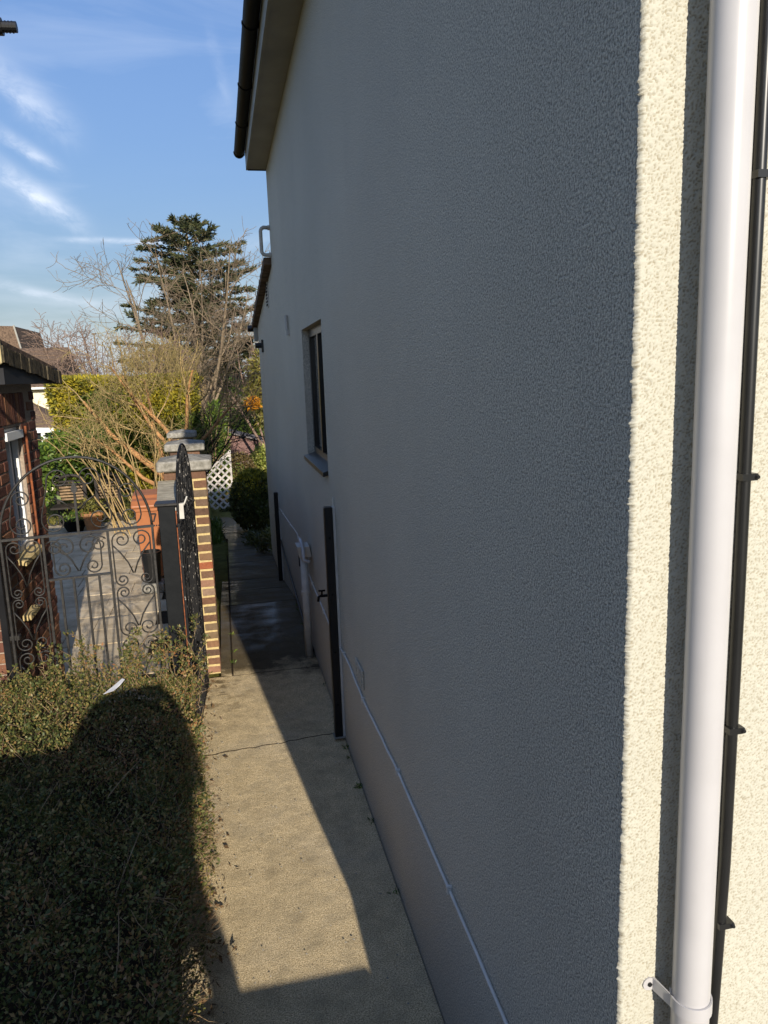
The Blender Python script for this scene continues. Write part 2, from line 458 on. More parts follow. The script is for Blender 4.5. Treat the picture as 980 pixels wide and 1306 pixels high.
class MB:
    def __init__(self):
        self.v = []
        self.f = []

    def add(self, vs, fs):
        n = len(self.v)
        self.v.extend(tuple(p) for p in vs)
        self.f.extend(tuple(i + n for i in f) for f in fs)
        return self

    def box(self, x0, x1, y0, y1, z0, z1):
        v = [(x, y, z) for z in (z0, z1) for y in (y0, y1) for x in (x0, x1)]
        return self.add(v, [(0, 2, 3, 1), (4, 5, 7, 6), (0, 1, 5, 4), (2, 6, 7, 3), (0, 4, 6, 2), (1, 3, 7, 5)])

    def cbox(self, x0, x1, y0, y1, z0, z1, c=0.005):
        lo, hi = (x0, y0, z0), (x1, y1, z1)
        idx = {}
        vs = []
        for sx in (0, 1):
            for sy in (0, 1):
                for sz in (0, 1):
                    s = (sx, sy, sz)
                    for ax in range(3):
                        p = []
                        for k in range(3):
                            e = hi[k] if s[k] else lo[k]
                            if k != ax:
                                e += -c if s[k] else c
                            p.append(e)
                        idx[(s, ax)] = len(vs)
                        vs.append(p)
        fs = []
        for ax in range(3):
            a, b = [k for k in range(3) if k != ax]
            for side in (0, 1):
                q = []
                for (i, j) in ((0, 0), (1, 0), (1, 1), (0, 1)):
                    s = [0, 0, 0]; s[ax] = side; s[a] = i; s[b] = j
                    q.append(idx[(tuple(s), ax)])
                fs.append(tuple(q))
        for ax in range(3):                       # edge strips
            a, b = [k for k in range(3) if k != ax]
            for i in (0, 1):
                for j in (0, 1):
                    s0 = [0, 0, 0]; s0[a] = i; s0[b] = j
                    s1 = list(s0); s1[ax] = 1
                    s0, s1 = tuple(s0), tuple(s1)
                    fs.append((idx[(s0, a)], idx[(s1, a)], idx[(s1, b)], idx[(s0, b)]))
        for s in [(x, y, z) for x in (0, 1) for y in (0, 1) for z in (0, 1)]:
            fs.append((idx[(s, 0)], idx[(s, 1)], idx[(s, 2)]))
        return self.add(vs, fs)

    def tube(self, pts, r, n=8, caps=True):
        pts = [Vector(p) for p in pts]
        k = len(pts)
        rs = r if isinstance(r, (list, tuple)) else [r] * k
        t0 = (pts[1] - pts[0]).normalized()
        up = Vector((0, 0, 1)) if abs(t0.z) < 0.9 else Vector((1, 0, 0))
        a = t0.cross(up).normalized()
        base = len(self.v)
        for i in range(k):
            if i == 0: tg = pts[1] - pts[0]
            elif i == k - 1: tg = pts[-1] - pts[-2]
            else: tg = pts[i + 1] - pts[i - 1]
            tg.normalize()
            a = a - tg * a.dot(tg)
            if a.length < 1e-6: a = tg.orthogonal()
            a.normalize()
            b = tg.cross(a)
            for j in range(n):
                w = 2 * math.pi * j / n
                p = pts[i] + (a * math.cos(w) + b * math.sin(w)) * rs[i]
                self.v.append((p.x, p.y, p.z))
        for i in range(k - 1):
            for j in range(n):
                j2 = (j + 1) % n
                self.f.append((base + i * n + j, base + i * n + j2, base + (i + 1) * n + j2, base + (i + 1) * n + j))
        if caps:
            self.f.append(tuple(base + j for j in reversed(range(n))))
            self.f.append(tuple(base + (k - 1) * n + j for j in range(n)))
        return self

    def lathe(self, c, prof, n=20):
        base = len(self.v)
        for (r, z) in prof:
            for j in range(n):
                w = 2 * math.pi * j / n
                self.v.append((c[0] + r * math.cos(w), c[1] + r * math.sin(w), c[2] + z))
        for i in range(len(prof) - 1):
            for j in range(n):
                j2 = (j + 1) % n
                self.f.append((base + i * n + j, base + i * n + j2, base + (i + 1) * n + j2, base + (i + 1) * n + j))
        self.f.append(tuple(base + j for j in reversed(range(n))))
        self.f.append(tuple(base + (len(prof) - 1) * n + j for j in range(n)))
        return self

    def prism(self, poly, a, b):
        """poly: list of 3-D points (a flat outline), swept from offset a to offset b."""
        a, b = Vector(a), Vector(b)
        n = len(poly)
        vs = [Vector(p) + a for p in poly] + [Vector(p) + b for p in poly]
        fs = [tuple(reversed(range(n))), tuple(range(n, 2 * n))]
        fs += [(i, (i + 1) % n, n + (i + 1) % n, n + i) for i in range(n)]
        return self.add(vs, fs)

    def bar(self, p, q, w, h):
        """square bar from p to q."""
        p, q = Vector(p), Vector(q)
        t = (q - p).normalized()
        up = Vector((0, 0, 1)) if abs(t.z) < 0.9 else Vector((1, 0, 0))
        a = t.cross(up).normalized() * w / 2
        b = t.cross(a).normalized() * h / 2
        vs = [p + a + b, p - a + b, p - a - b, p + a - b, q + a + b, q - a + b, q - a - b, q + a - b]
        return self.add(vs, [(0, 1, 2, 3), (7, 6, 5, 4), (0, 4, 5, 1), (1, 5, 6, 2), (2, 6, 7, 3), (3, 7, 4, 0)])

    def build(self, name, mat, parent=None, smooth=False, **tags):
        me = D.meshes.new(name)
        off = origin(parent) if parent else Vector((0, 0, 0))
        vs = [(x - off.x, y - off.y, z - off.z) for x, y, z in self.v]
        me.from_pydata(vs, [], self.f)
        me.update()
        import bmesh
        bm = bmesh.new(); bm.from_mesh(me)
        bmesh.ops.recalc_face_normals(bm, faces=bm.faces)
        bm.to_mesh(me); bm.free()
        me.materials.append(mat)
        if smooth:
            me.polygons.foreach_set('use_smooth', [True] * len(me.polygons))
        o = D.objects.new(name, me)
        COL.objects.link(o)
        if parent: o.parent = parent
        return tag(o, **tags)


def smooth_by_angle(o, deg=40):
    me = o.data
    me.polygons.foreach_set('use_smooth', [True] * len(me.polygons))
    me.set_sharp_from_angle(angle=rad(deg))
    return o


def copy_tree(o, parent=None):
    c = o.copy()
    COL.objects.link(c)
    c.parent = parent
    for ch in list(o.children):
        copy_tree(ch, c)
    return c


def np_mesh(name, V, F, mat, parent=None, **tags):
    """V (n,3), F (m,4) numpy -> one object; fast."""
    off = origin(parent) if parent else Vector((0, 0, 0))
    V = np.asarray(V, dtype=np.float32) - np.array(off, dtype=np.float32)
    F = np.asarray(F, dtype=np.int32)
    me = D.meshes.new(name)
    k = F.shape[1]
    me.vertices.add(len(V)); me.vertices.foreach_set('co', V.ravel())
    me.loops.add(F.size); me.loops.foreach_set('vertex_index', F.ravel())
    me.polygons.add(len(F)); me.polygons.foreach_set('loop_start', np.arange(0, F.size, k, dtype=np.int32))
    me.update(calc_edges=True)
    me.validate()
    me.materials.append(mat)
    o = D.objects.new(name, me)
    COL.objects.link(o)
    if parent: o.parent = parent
    return tag(o, **tags)


def leaves(name, P, size, mat, parent, aspect=0.5, out=None, up=0.0, jitter=1.0, dirs=None, var=0.45, flat=0.0, **tags):
    """one diamond leaf per point; out = preferred growing directions."""
    P = np.asarray(P, dtype=np.float64)
    n = len(P)
    d = NR.normal(size=(n, 3)) * jitter
    if dirs is not None: d = d + dirs
    d[:, 2] += up
    d /= np.linalg.norm(d, axis=1)[:, None] + 1e-9
    q = NR.normal(size=(n, 3))
    if flat:
        q[:, 2] *= (1 - flat)
    s = np.cross(d, q)
    s /= np.linalg.norm(s, axis=1)[:, None] + 1e-9
    nn = np.cross(d, s)
    L = size * (1 + NR.uniform(-var, var, size=n))[:, None]
    wd = L * aspect * 0.5
    V = np.empty((n, 4, 3))
    V[:, 0] = P
    V[:, 1] = P + d * L * 0.45 + s * wd + nn * L * 0.08
    V[:, 2] = P + d * L
    V[:, 3] = P + d * L * 0.45 - s * wd + nn * L * 0.08
    F = np.arange(4 * n).reshape(n, 4)
    return np_mesh(name, V.reshape(-1, 3), F, mat, parent, **tags)


def fast_tubes(name, paths, mat, parent, nseg=3, **tags):
    """paths: list of (points list, radii list) -> one mesh of open tapered tubes."""
    Vs, Fs, base = [], [], 0
    for pts, rs in paths:
        p = np.asarray([tuple(q) for q in pts], dtype=np.float64)
        k = len(p)
        t = np.gradient(p, axis=0)
        t /= np.linalg.norm(t, axis=1)[:, None] + 1e-9
        ref = np.array([0.31, 0.52, 0.79]) if abs(t[0] @ np.array([0.31, 0.52, 0.79])) < 0.9 else np.array([0.9, -0.3, 0.1])
        a = np.cross(t, ref); a /= np.linalg.norm(a, axis=1)[:, None] + 1e-9
        b = np.cross(t, a)
        w = 2 * np.pi * np.arange(nseg) / nseg
        r = np.asarray(rs)[:, None, None]
        V = p[:, None, :] + r * (a[:, None, :] * np.cos(w)[None, :, None] + b[:, None, :] * np.sin(w)[None, :, None])
        Vs.append(V.reshape(-1, 3))
        i = np.arange(k - 1)[:, None] * nseg
        j = np.arange(nseg)[None, :]
        j2 = (j + 1) % nseg
        Fs.append(np.stack([i + j, i + j2, i + nseg + j2, i + nseg + j], axis=-1).reshape(-1, 4) + base)
        base += k * nseg
    return np_mesh(name, np.concatenate(Vs), np.concatenate(Fs), mat, parent, **tags)


def rv(rng, s=1.0):
    return Vector((rng.gauss(0, s), rng.gauss(0, s), rng.gauss(0, s)))


def grow(rng, p, d, length, r, steps=6, wob=0.12, up=0.0, taper=0.25):
    pts, rs = [Vector(p)], [r]
    d = Vector(d).normalized()
    for i in range(steps):
        d = (d + rv(rng, wob) + Vector((0, 0, up))).normalized()
        pts.append(pts[-1] + d * (length / steps))
        rs.append(r * (1 - (1 - taper) * (i + 1) / steps))
    return pts, rs


def branch_out(rng, path, count, lo, hi, length, rfac, spread=0.8, **kw):
    """children along a path"""
    res = []
    pts, rs = path
    n = len(pts) - 1
    for _ in range(count):
        f = rng.uniform(lo, hi) * n
        i = min(int(f), n - 1)
        q = pts[i].lerp(pts[i + 1], f - i)
        t = (pts[i + 1] - pts[i]).normalized()
        s = t.cross(rv(rng)).normalized()
        d = (t * (1 - spread * 0.5) + s * spread).normalized()
        L = length * rng.uniform(0.6, 1.2) * (1.15 - 0.5 * f / n)
        res.append(grow(rng, q, d, L, rs[i] * rfac, **kw))
    return res


# ------------------------------------------------------------------ ground
def path_z(y):
    ys = [-50, 8.2, 9.3, 10.6, 12, 15, 18, 21, 26, 34, 400]
    zs = [0, -0.02, -0.17, -0.38, -0.46, -0.68, -0.95, -1.35, -2.0, -2.3, -2.3]
    return float(np.interp(y, ys, zs))


def terrain():
    xs = [-400, -120, -50, -25, -12, -8, -5, -3, -1.5, -0.62, -0.56, -0.3, 0, 0.4, 0.8, 2, 5, 12, 40, 120, 400]
    ys = [-300, -60, -20, -8, -2, 0.5, 2, 4, 5, 6, 7, 8, 9, 10, 11, 12, 13, 14, 15, 16, 18, 20, 23, 27, 34, 50, 90, 200, 600, 2500]
    V, F = [], []
    for y in ys:
        for x in xs:
            zp = path_z(y) - 0.07
            zl = -0.035 if y < 19 else -0.035 + (zp + 0.035) * min(1, (y - 19) / 8)
            if y > 60: zl = zp = -1.6 - (y - 60) * 0.004
            V.append((x, y, zp if x > -0.6 else zl))
    n = len(xs)
    for j in range(len(ys) - 1):
        for i in range(n - 1):
            F.append((j * n + i, j * n + i + 1, (j + 1) * n + i + 1, (j + 1) * n + i))
    MB().add(V, F).build('ground', MAT['lawn'], kind='structure')


terrain()


def jag_line(rng, x0, x1, y, amp, n=14):
    return [(x0 + (x1 - x0) * i / n, y + (rng.uniform(-amp, amp) if 0 < i < n else 0)) for i in range(n + 1)]


path = empty('path', (0, 0, 0), kind='structure')
pr = random.Random(3)
_lines = {}


def slab(x0, x1, yl0, yl1, name='slab', mat=None):
    """concrete bay between two ragged joint lines"""
    lo, hi = yl0, yl1
    poly = [(x, y + 0.003, path_z(y)) for x, y in lo] + [(x, y - 0.003, path_z(y)) for x, y in reversed(hi)]
    m = MB(); n = len(poly)
    m.add(poly + [(x, y, z - 0.06) for x, y, z in poly],
          [tuple(range(n)), tuple(range(2 * n - 1, n - 1, -1))] + [(i, i + n, (i + 1) % n + n, (i + 1) % n) for i in range(n)])
    return m.build(name, mat or MAT['path'], path)


def joint(line, w=.010):
    lo = [(x, y - w / 2, path_z(y) + .0012) for x, y in line]
    hi = [(x, y + w / 2, path_z(y) + .0012) for x, y in line]
    n = len(line)
    MB().add(lo + hi, [(i, i + 1, n + i + 1, n + i) for i in range(n - 1)]).build('joint', MAT['soil'], path)


j0 = jag_line(pr, -0.36, 0.665, 0.68, 0.0)
j1 = [(x, y + 0.09 * (x + 0.3)) for x, y in jag_line(pr, -0.36, 0.665, 4.81, 0.012, 22)]
slab(-0.36, 0.665, j0, j1)
j2 = jag_line(pr, -0.36, 0.665, 6.16, 0.006)
slab(-0.36, 0.665, j1, j2)
joint(j1); joint(j2)
xa = -0.062
j2b = [(xa + (0.665 - xa) * i / 14, y) for i, (x, y) in enumerate(j2)]
ys_ = [6.165, 8.2, 9.3, 10.6, 12.0, 13.4, 15.0]
prev = j2b
for k, yy in enumerate(ys_[1:]):
    nx = jag_line(pr, xa, 0.665, yy, 0.012)
    slab(xa, 0.665, prev, nx)
    joint(nx)
    prev = nx
MB().box(xa - .011, xa + .001, 6.17, 10.6, -.5, -.006).build('joint', MAT['soil'], path)
s2 = [(-0.165, 6.17), (xa - 0.012, 6.17)]
for yy in (8.25, 10.6):
    n2_ = [(-0.165, yy), (xa - 0.012, yy)]
    slab(0, 0, s2, n2_, 'edging_slab')
    s2 = n2_
# far end of the path bends left
bend = [[(-0.10, 15.0), (0.72, 15.0)], [(-0.22, 17.4), (0.62, 17.4)], [(-0.45, 19.4), (0.36, 19.4)], [(-1.2, 21.0), (-0.1, 21.6)]]
for a_, b_ in zip(bend, bend[1:]):
    slab(0, 0, a_, b_)
# narrow run of soil under the hedge
MB().box(-1.45, -0.36, 0.68, 4.75, -0.03, 0.012).build('soil_bed', MAT['soil'], kind='structure')

patio = empty('patio', (0, 0, 0), kind='structure')
protos = []
for w_, l_ in ((0.595, 0.445), (0.445, 0.445), (0.72, 0.445)):
    mm = MB().cbox(-w_ / 2, w_ / 2, -l_ / 2, l_ / 2, -0.028, 0, 0.002)
    o_ = mm.build('paving_slab', MAT['patio'], patio)
    protos.append((w_, l_, o_))
MB().box(-4.4, -.6, 5.0, 14.0, -.034, -.006).build('bedding', MAT['soil'], patio)
used = set()
yy = 5.25
row = 0
while yy < 14.0:
    xx = -0.60 - (0.0 if row % 2 else 0.22)
    while xx > -4.2:
        w_, l_, o_ = protos[R.choice((0, 0, 1, 2))]
        if id(o_) in used:
            c = o_.copy(); COL.objects.link(c)
        else:
            c = o_; used.add(id(o_))
        c.location = (xx - w_ / 2, yy, R.uniform(-0.003, 0.003))
        c.rotation_euler = (R.uniform(-.006, .006), R.uniform(-.006, .006), R.uniform(-.006, .006))
        xx -= w_ + 0.006
    yy += 0.450
    row += 1

# raised landing the viewer stands on (its edge throws the shadow across the path)
MB().cbox(-1.6, 0.668, -2.6, 0.66, -0.03, 0.80, 0.01).build('landing', MAT['stone'], kind='structure')
MB().cbox(0.67, 4.2, -2.6, 1.148, -0.03, 0.797, 0.01).build('landing', MAT['stone'], kind='structure')

# ------------------------------------------------------------------ the house on the right
house = empty('house', (WX, 1.152, 0), 'dark grey rendered house side wall with cream front edge, gutter and one narrow window', 'house')
WY0, WY1, WZ0, WZ1 = 5.02, 6.22, 1.80, 2.80
YF, YR, YE, ZT = 1.152, 9.0, 12.8, 4.70


def side_wall():
    m = MB()
    zt = lambda y: 3.68 - (y - 9.0) * 0.113
    def quad(y0, y1, za, zb0, zb1):
        m.add([(WX, y0, za), (WX, y1, za), (WX, y1, zb1), (WX, y0, zb0)], [(0, 1, 2, 3)])
    # outer skin with the window opening
    for y0, y1, z0, z1 in ((YF, WY0, -1, ZT), (WY1, YR, -1, ZT), (WY0, WY1, -1, WZ0), (WY0, WY1, WZ1, ZT)):
        quad(y0, y1, z0, z1, z1)
    m.add([(WX, YR, -1), (WX, YE, -1), (WX, YE, zt(YE)), (WX, YR, zt(YR))], [(0, 1, 2, 3)])
    dx = 0.11
    for (a, b) in (((WY0, WZ0), (WY1, WZ0)), ((WY1, WZ0), (WY1, WZ1)), ((WY1, WZ1), (WY0, WZ1)), ((WY0, WZ1), (WY0, WZ0))):
        m.add([(WX, *a), (WX, *b), (WX + dx, *b), (WX + dx, *a)], [(0, 1, 2, 3)])
    m.add([(WX + .3, YF + .01, -1), (WX + .3, YE, -1), (WX + .3, YE, 3.2), (WX + .3, YR, 3.6), (WX + .3, YR, ZT), (WX + .3, YF + .01, ZT)], [(0, 1, 2, 3, 4, 5)])
    m.add([(WX, YE, -1), (6.5, YE, -1), (6.5, YE, zt(YE)), (WX, YE, zt(YE))], [(0, 1, 2, 3)])
    m.add([(WX, YR, 3.4), (8.5, YR, 3.4), (8.5, YR, ZT), (WX, YR, ZT)], [(0, 1, 2, 3)])
    return m


MBo = side_wall()
me_wall = MBo.build('side_wall', MAT['grey'], house, label='side wall painted dark slate grey over pebbled render')
MB().add([(WX, YF, -0.1), (8.5, YF, -0.1), (8.5, YF, ZT), (WX, YF, ZT), (8.5, YR, -0.1), (8.5, YR, ZT)], [(0, 1, 2, 3), (1, 4, 5, 2)]).build('front_wall', MAT['cream'], house, label='cream textured front wall beside the white downpipe')


def noise_grid(nz, nx, wl, rng):
    """band-limited random height field (wavelength in cells)"""
    w = rng.normal(size=(nz, nx))
    fz = np.fft.fftfreq(nz)[:, None]; fx = np.fft.fftfreq(nx)[None, :]
    f = np.hypot(fz, fx)
    filt = np.exp(-((f - 1 / wl) / (0.45 / wl)) ** 2)
    g = np.real(np.fft.ifft2(np.fft.fft2(w) * filt))
    return g / g.std()


def roughcast():
    """the part of the front wall near the viewer, with its pebbled relief as geometry"""
    rng = np.random.RandomState(4)
    st = 0.0023
    xs = np.arange(WX, 1.02, st); zs = np.arange(0.98, 3.14, st)
    nx, nz = len(xs), len(zs)
    g = noise_grid(nz, nx, 2.7, rng) * .85 + noise_grid(nz, nx, 8, rng) * .3
    hgt = np.clip(g, -2.4, .75) * 0.0011
    X, Z = np.meshgrid(xs, zs)
    Y = YF - .004 - hgt
    edge = noise_grid(nz, nx, 11, rng)[:, 0] * .0005 + rng.normal(size=nz) * .0008 + np.where(rng.uniform(size=nz) < .05, -.0025, 0)
    X[:, 0] = WX - .0035 + edge
    X[:, 1] = WX - .0005 + edge * .5
    Y[:, 0] = YF + .004
    V = np.stack([X, Y, Z], -1).reshape(-1, 3)
    i = (np.arange(nz - 1)[:, None] * nx + np.arange(nx - 1)[None, :]).ravel()
    F = np.stack([i, i + 1, i + nx + 1, i + nx], 1)
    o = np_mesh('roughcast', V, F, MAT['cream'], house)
    o.data.polygons.foreach_set('use_smooth', [True] * len(o.data.polygons))
    pit_shade = o.data.attributes.new('pit_shade', 'FLOAT', 'POINT')
    pit_shade.data.foreach_set('value', np.clip((-g - .35) * 1.1, 0, 1).astype(np.float32).ravel())


roughcast()
# eaves
MB().box(0.474, WX - .001, 1.0, 9.0, 4.70, 4.716).build('soffit', MAT['fascia'], house)
MB().box(0.452, 0.4735, 1.0, 9.002, 4.69, 4.93).build('fascia', MAT['fascia'], house)
MB().box(0.474, WX + .1, 9.0, 9.022, 4.692, 4.93).build('fascia', MAT['gutter'], house)


def half_gutter():
    m = MB()
    n = 14
    cx, cz, r = 0.392, 4.895, 0.057
    ang = [math.pi + math.pi * i / n for i in range(n + 1)]
    oute = [(cx + r * math.cos(a), cz + r * math.sin(a)) for a in ang]
    inn = [(cx + (r - .004) * math.cos(a), cz + (r - .004) * math.sin(a)) for a in reversed(ang)]
    poly = [(x, 0, z) for x, z in oute + inn]
    m.prism(poly, (0, 1.0, 0), (0, 9.09, 0))
    # end stop
    m.prism([(x, 0, z) for x, z in [(cx + (r + .003) * math.cos(a), cz + (r + .003) * math.sin(a)) for a in ang]], (0, 9.085, 0), (0, 9.10, 0))
    return m


gu = smooth_by_angle(half_gutter().build('gutter', MAT['gutter'], house))
for y in (9.06, 8.05, 7.05, 5.9, 4.9, 3.8):
    m = MB()
    n = 10
    ang = [math.pi + math.pi * i / n for i in range(n + 1)]
    m.prism([(0.392 + .063 * math.cos(a), 0, 4.895 + .063 * math.sin(a)) for a in ang] + [(0.392 + .056 * math.cos(a), 0, 4.895 + .056 * math.sin(a)) for a in reversed(ang)], (0, y - .02, 0), (0, y + .02, 0))
    m.box(0.44, 0.4515, y - .015, y + .015, 4.86, 4.905)
    m.build('gutter_bracket', MAT['gutter'], gu)
# roofs
m = MB()
ov = 0.36
rz = 4.93
# hipped roof
m.add([(ov, .8, rz), (8.8, .8, rz), (8.8, 9.15, rz), (ov, 9.15, rz), (4.2, 4.8, rz + 1.95), (4.9, 4.8, rz + 1.95)],
      [(0, 1, 5, 4), (1, 2, 5), (2, 3, 4, 5), (3, 0, 4), (3, 2, 1, 0)])
m.build('roof', MAT['roof'], house)
er = MB().prism([(0.60, 9.003, 3.70), (0.60, 13.1, 3.235), (0.60, 13.1, 3.30), (0.60, 9.003, 3.765)], (0, 0, 0), (5.5, 0, 0)).build('extension_roof', MAT['roof'], house)
for k in range(13):
    y = 9.16 + k * 0.315
    z = 3.765 - (y - 9.0) * 0.1134
    MB().prism([(0.585, y - .16, z - .055), (0.585, y + .17, z - .085), (0.585, y + .17, z + .012), (0.585, y - .16, z + .022)], (0, 0, 0), (0.30, 0, 0)).build('verge_tile', MAT['roof'], er)
MB().box(0.61, WX - .002, 12.8, 13.05, 3.03, 3.235).build('eave_box', MAT['fascia'], house)
MB().tube([(0.52, 13.16, 3.245), (5.4, 13.16, 3.245)], 0.055, 10).build('rear_gutter', MAT['black'], house, smooth=False)
MB().tube([(0.55, 11.55, 2.90), (0.672, 11.55, 2.90)], 0.04, 10).box(0.64, 0.669, 11.49, 11.61, 2.80, 2.98).build('overflow_outlet', MAT['black'], house)

# window of the side wall
win = MB().box(WX + .055, WX + .105, WY0 + .002, WY0 + .06, WZ0 + .002, WZ1 - .002).box(WX + .055, WX + .105, WY1 - .06, WY1 - .002, WZ0 + .002, WZ1 - .002)
win.box(WX + .055, WX + .105, WY0 + .06, WY1 - .06, WZ0 + .002, WZ0 + .07).box(WX + .055, WX + .105, WY0 + .06, WY1 - .06, WZ1 - .062, WZ1 - .002)
win = win.build('window', MAT['dframe'], house, label='narrow black framed window recessed in the grey side wall')
MB().box(WX + .046, WX + .103, 5.60, 5.66, WZ0 + .071, WZ1 - .063).build('mullion', MAT['dframe'], win)
MB().box(WX + .050, WX + .095, 5.665, 5.70, WZ0 + .072, WZ1 - .064).build('frame_trim', MAT['beige'], win)
for y0, y1 in ((WY0 + .061, 5.599), (5.701, WY1 - .061)):
    MB().box(WX + .075, WX + .081, y0, y1, WZ0 + .071, WZ1 - .063).build('pane', MAT['glass'], win)
MB().prism([(WX - .035, 0, WZ0 - .035), (WX - .035, 0, WZ0 - .005), (WX + .054, 0, WZ0 + .022), (WX + .054, 0, WZ0 - .012)], (0, WY0 + .001, 0), (0, WY1 - .001, 0)).build('sill', MAT['dframe'], win)
# vents and small fittings on the wall
v = MB().box(WX - .012, WX - .001, 9.80, 9.98, 3.30, 3.60).build('wall_vent', MAT['dullwhite'], house, label='louvred vent high on the rear part of the wall')
for k in range(7):
    MB().box(WX - .024, WX - .0125, 9.815, 9.965, 3.318 + k * .04, 3.336 + k * .04).build('louvre', MAT['gutter'], v)
v = MB().cbox(WX - .012, WX - .001, 3.93, 4.16, 0.70, 0.81, 0.003).build('airbrick', MAT['grey'], house)
for k in range(4):
    MB().box(WX - .0165, WX - .0125, 3.95 + k * .05, 3.98 + k * .05, 0.715, 0.795).build('slot', MAT['grey'], v)
MB().tube([(WX - .02, 7.3, 3.0), (WX - .02, 7.3, 2.86)], .016, 8).box(WX - .03, WX - .001, 7.27, 7.33, 2.82, 2.86).build('wall_sensor', MAT['dullwhite'], house)

# white bent pipe at the rear corner
bp = empty('bent_pipe', (0.57, 8.93, 3.9), 'grey white bent pipe looping out at the rear top corner of the wall', 'pipe')
pts = [(0.675, 8.94, 4.075), (0.60, 8.94, 4.08)] + [(0.61 - .045 * math.sin(a), 8.94, 4.035 + .045 * math.cos(a)) for a in (0.3, 0.7, 1.1, 1.5)]
pts += [(0.565, 8.94, 3.83)] + [(0.61 - .045 * math.cos(a), 8.94, 3.83 - .045 * math.sin(a)) for a in (0.4, 0.8, 1.2, 1.57)] + [(0.675, 8.94, 3.785)]
MB().tube(pts, 0.021, 10).build('pipe', MAT['dullwhite'], bp, smooth=True)
MB().tube([(0.645, 8.94, 4.077), (0.668, 8.94, 4.077)], 0.027, 10).build('collar', MAT['dullwhite'], bp)
MB().tube([(0.645, 8.94, 3.785), (0.668, 8.94, 3.785)], 0.027, 10).build('collar', MAT['dullwhite'], bp)

# ------------------------------------------------------------------ white downpipe and black cable on the front
dp = empty('downpipe', (0.781, 1.092, 0), 'thick glossy white plastic downpipe on the cream front wall', 'downpipe')
MB().tube([(0.781, 1.092, z) for z in (0.80, 1.29, 2, 3, 4.6)], 0.0338, 32).build('pipe', MAT['upvc'], dp, smooth=True)
m = MB()
prof = []
nn = 20
zc = 1.262
arc = [(0.781 + .0378 * math.cos(a), 1.092 + .0378 * math.sin(a)) for a in [rad(40 - 260 * i / nn) for i in range(nn + 1)]]
arc_in = [(0.781 + .0345 * math.cos(a), 1.092 + .0345 * math.sin(a)) for a in [rad(40 - 260 * i / nn) for i in range(nn + 1)]]
m.prism([(x, y, 0) for x, y in arc] + [(x, y, 0) for x, y in reversed(arc_in)], (0, 0, zc - .013), (0, 0, zc + .013))
br = smooth_by_angle(m.build('bracket', MAT['upvc'], dp), 35)
m = MB()
m.prism([(0.7445, 1.100, 0), (0.7475, 1.094, 0), (0.738, 1.146, 0), (0.7335, 1.146, 0)], (0, 0, zc - .013), (0, 0, zc + .013))
m.prism([(0.728 + .0135 * math.cos(a), 0, zc + .0135 * math.sin(a)) for a in [2 * math.pi * i / 16 for i in range(16)]], (0, 1.1445, 0), (0, 1.150, 0))
m.build('bracket_ear', MAT['upvc'], br)
MB().prism([(0.728 + .0045 * math.cos(a), 0, zc + .0045 * math.sin(a)) for a in [2 * math.pi * i / 10 for i in range(10)]], (0, 1.142, 0), (0, 1.1443, 0)).build('screw', MAT['black'], br)

ck = empty('black_cable', (0.874, 1.14, 0), 'thick black cable clipped to the cream wall right of the white downpipe', 'cable')
MB().tube([(0.864, 1.139, 0.80), (0.862, 1.139, 1.05), (0.868, 1.139, 1.25), (0.875, 1.139, 1.5), (0.8755, 1.139, 2.0), (0.874, 1.139, 2.5), (0.873, 1.139, 3.0), (0.872, 1.139, 4.4)], 0.0108, 12).build('cable', MAT['black'], ck, smooth=True)
for z in (1.371, 1.774, 2.242, 2.732):
    m = MB().box(0.862, 0.892, 1.1265, 1.1515, z - .006, z + .006)
    m.tube([(0.890, 1.151, z), (0.890, 1.128, z), (0.890, 1.122, z)], [.006, .006, .003], 8)
    m.build('cable_clip', MAT['black'], ck)

# ------------------------------------------------------------------ cables, posts and pipes on the side wall
wc = empty('wall_cable', (WX, 1.7, 0.62), 'thin grey white cable clipped low along the grey wall', 'cable')
cp = [(1.2, .60), (1.74, .621), (2.29, .642), (3.08, .661), (3.55, .645), (3.95, .629), (4.4, .66), (4.74, .647), (5.3, .63), (6.34, .661), (7.0, .70), (7.3, .76), (7.55, .86), (8.4, .80), (9.5, .74), (11.3, .62)]
fine = []
for (y0, z0), (y1, z1) in zip(cp, cp[1:]):
    for i in range(4):
        f = i / 4
        fine.append((WX - .007, y0 + (y1 - y0) * f, z0 + (z1 - z0) * f + R.uniform(-.004, .004)))
MB().tube(fine, 0.0062, 8).build('cable', MAT['cable'], wc, smooth=True)
for y, z in ((2.29, .642), (3.08, .661), (3.95, .629), (4.62, .652), (5.6, .636), (6.34, .661), (8.4, .80), (9.5, .74)):
    MB().box(WX - .018, WX - .001, y - .008, y + .008, z - .009, z + .011).tube([(WX, y, z + .014), (WX - .02, y, z + .014)], .006, 6).build('cable_clip', MAT['cable'], wc)

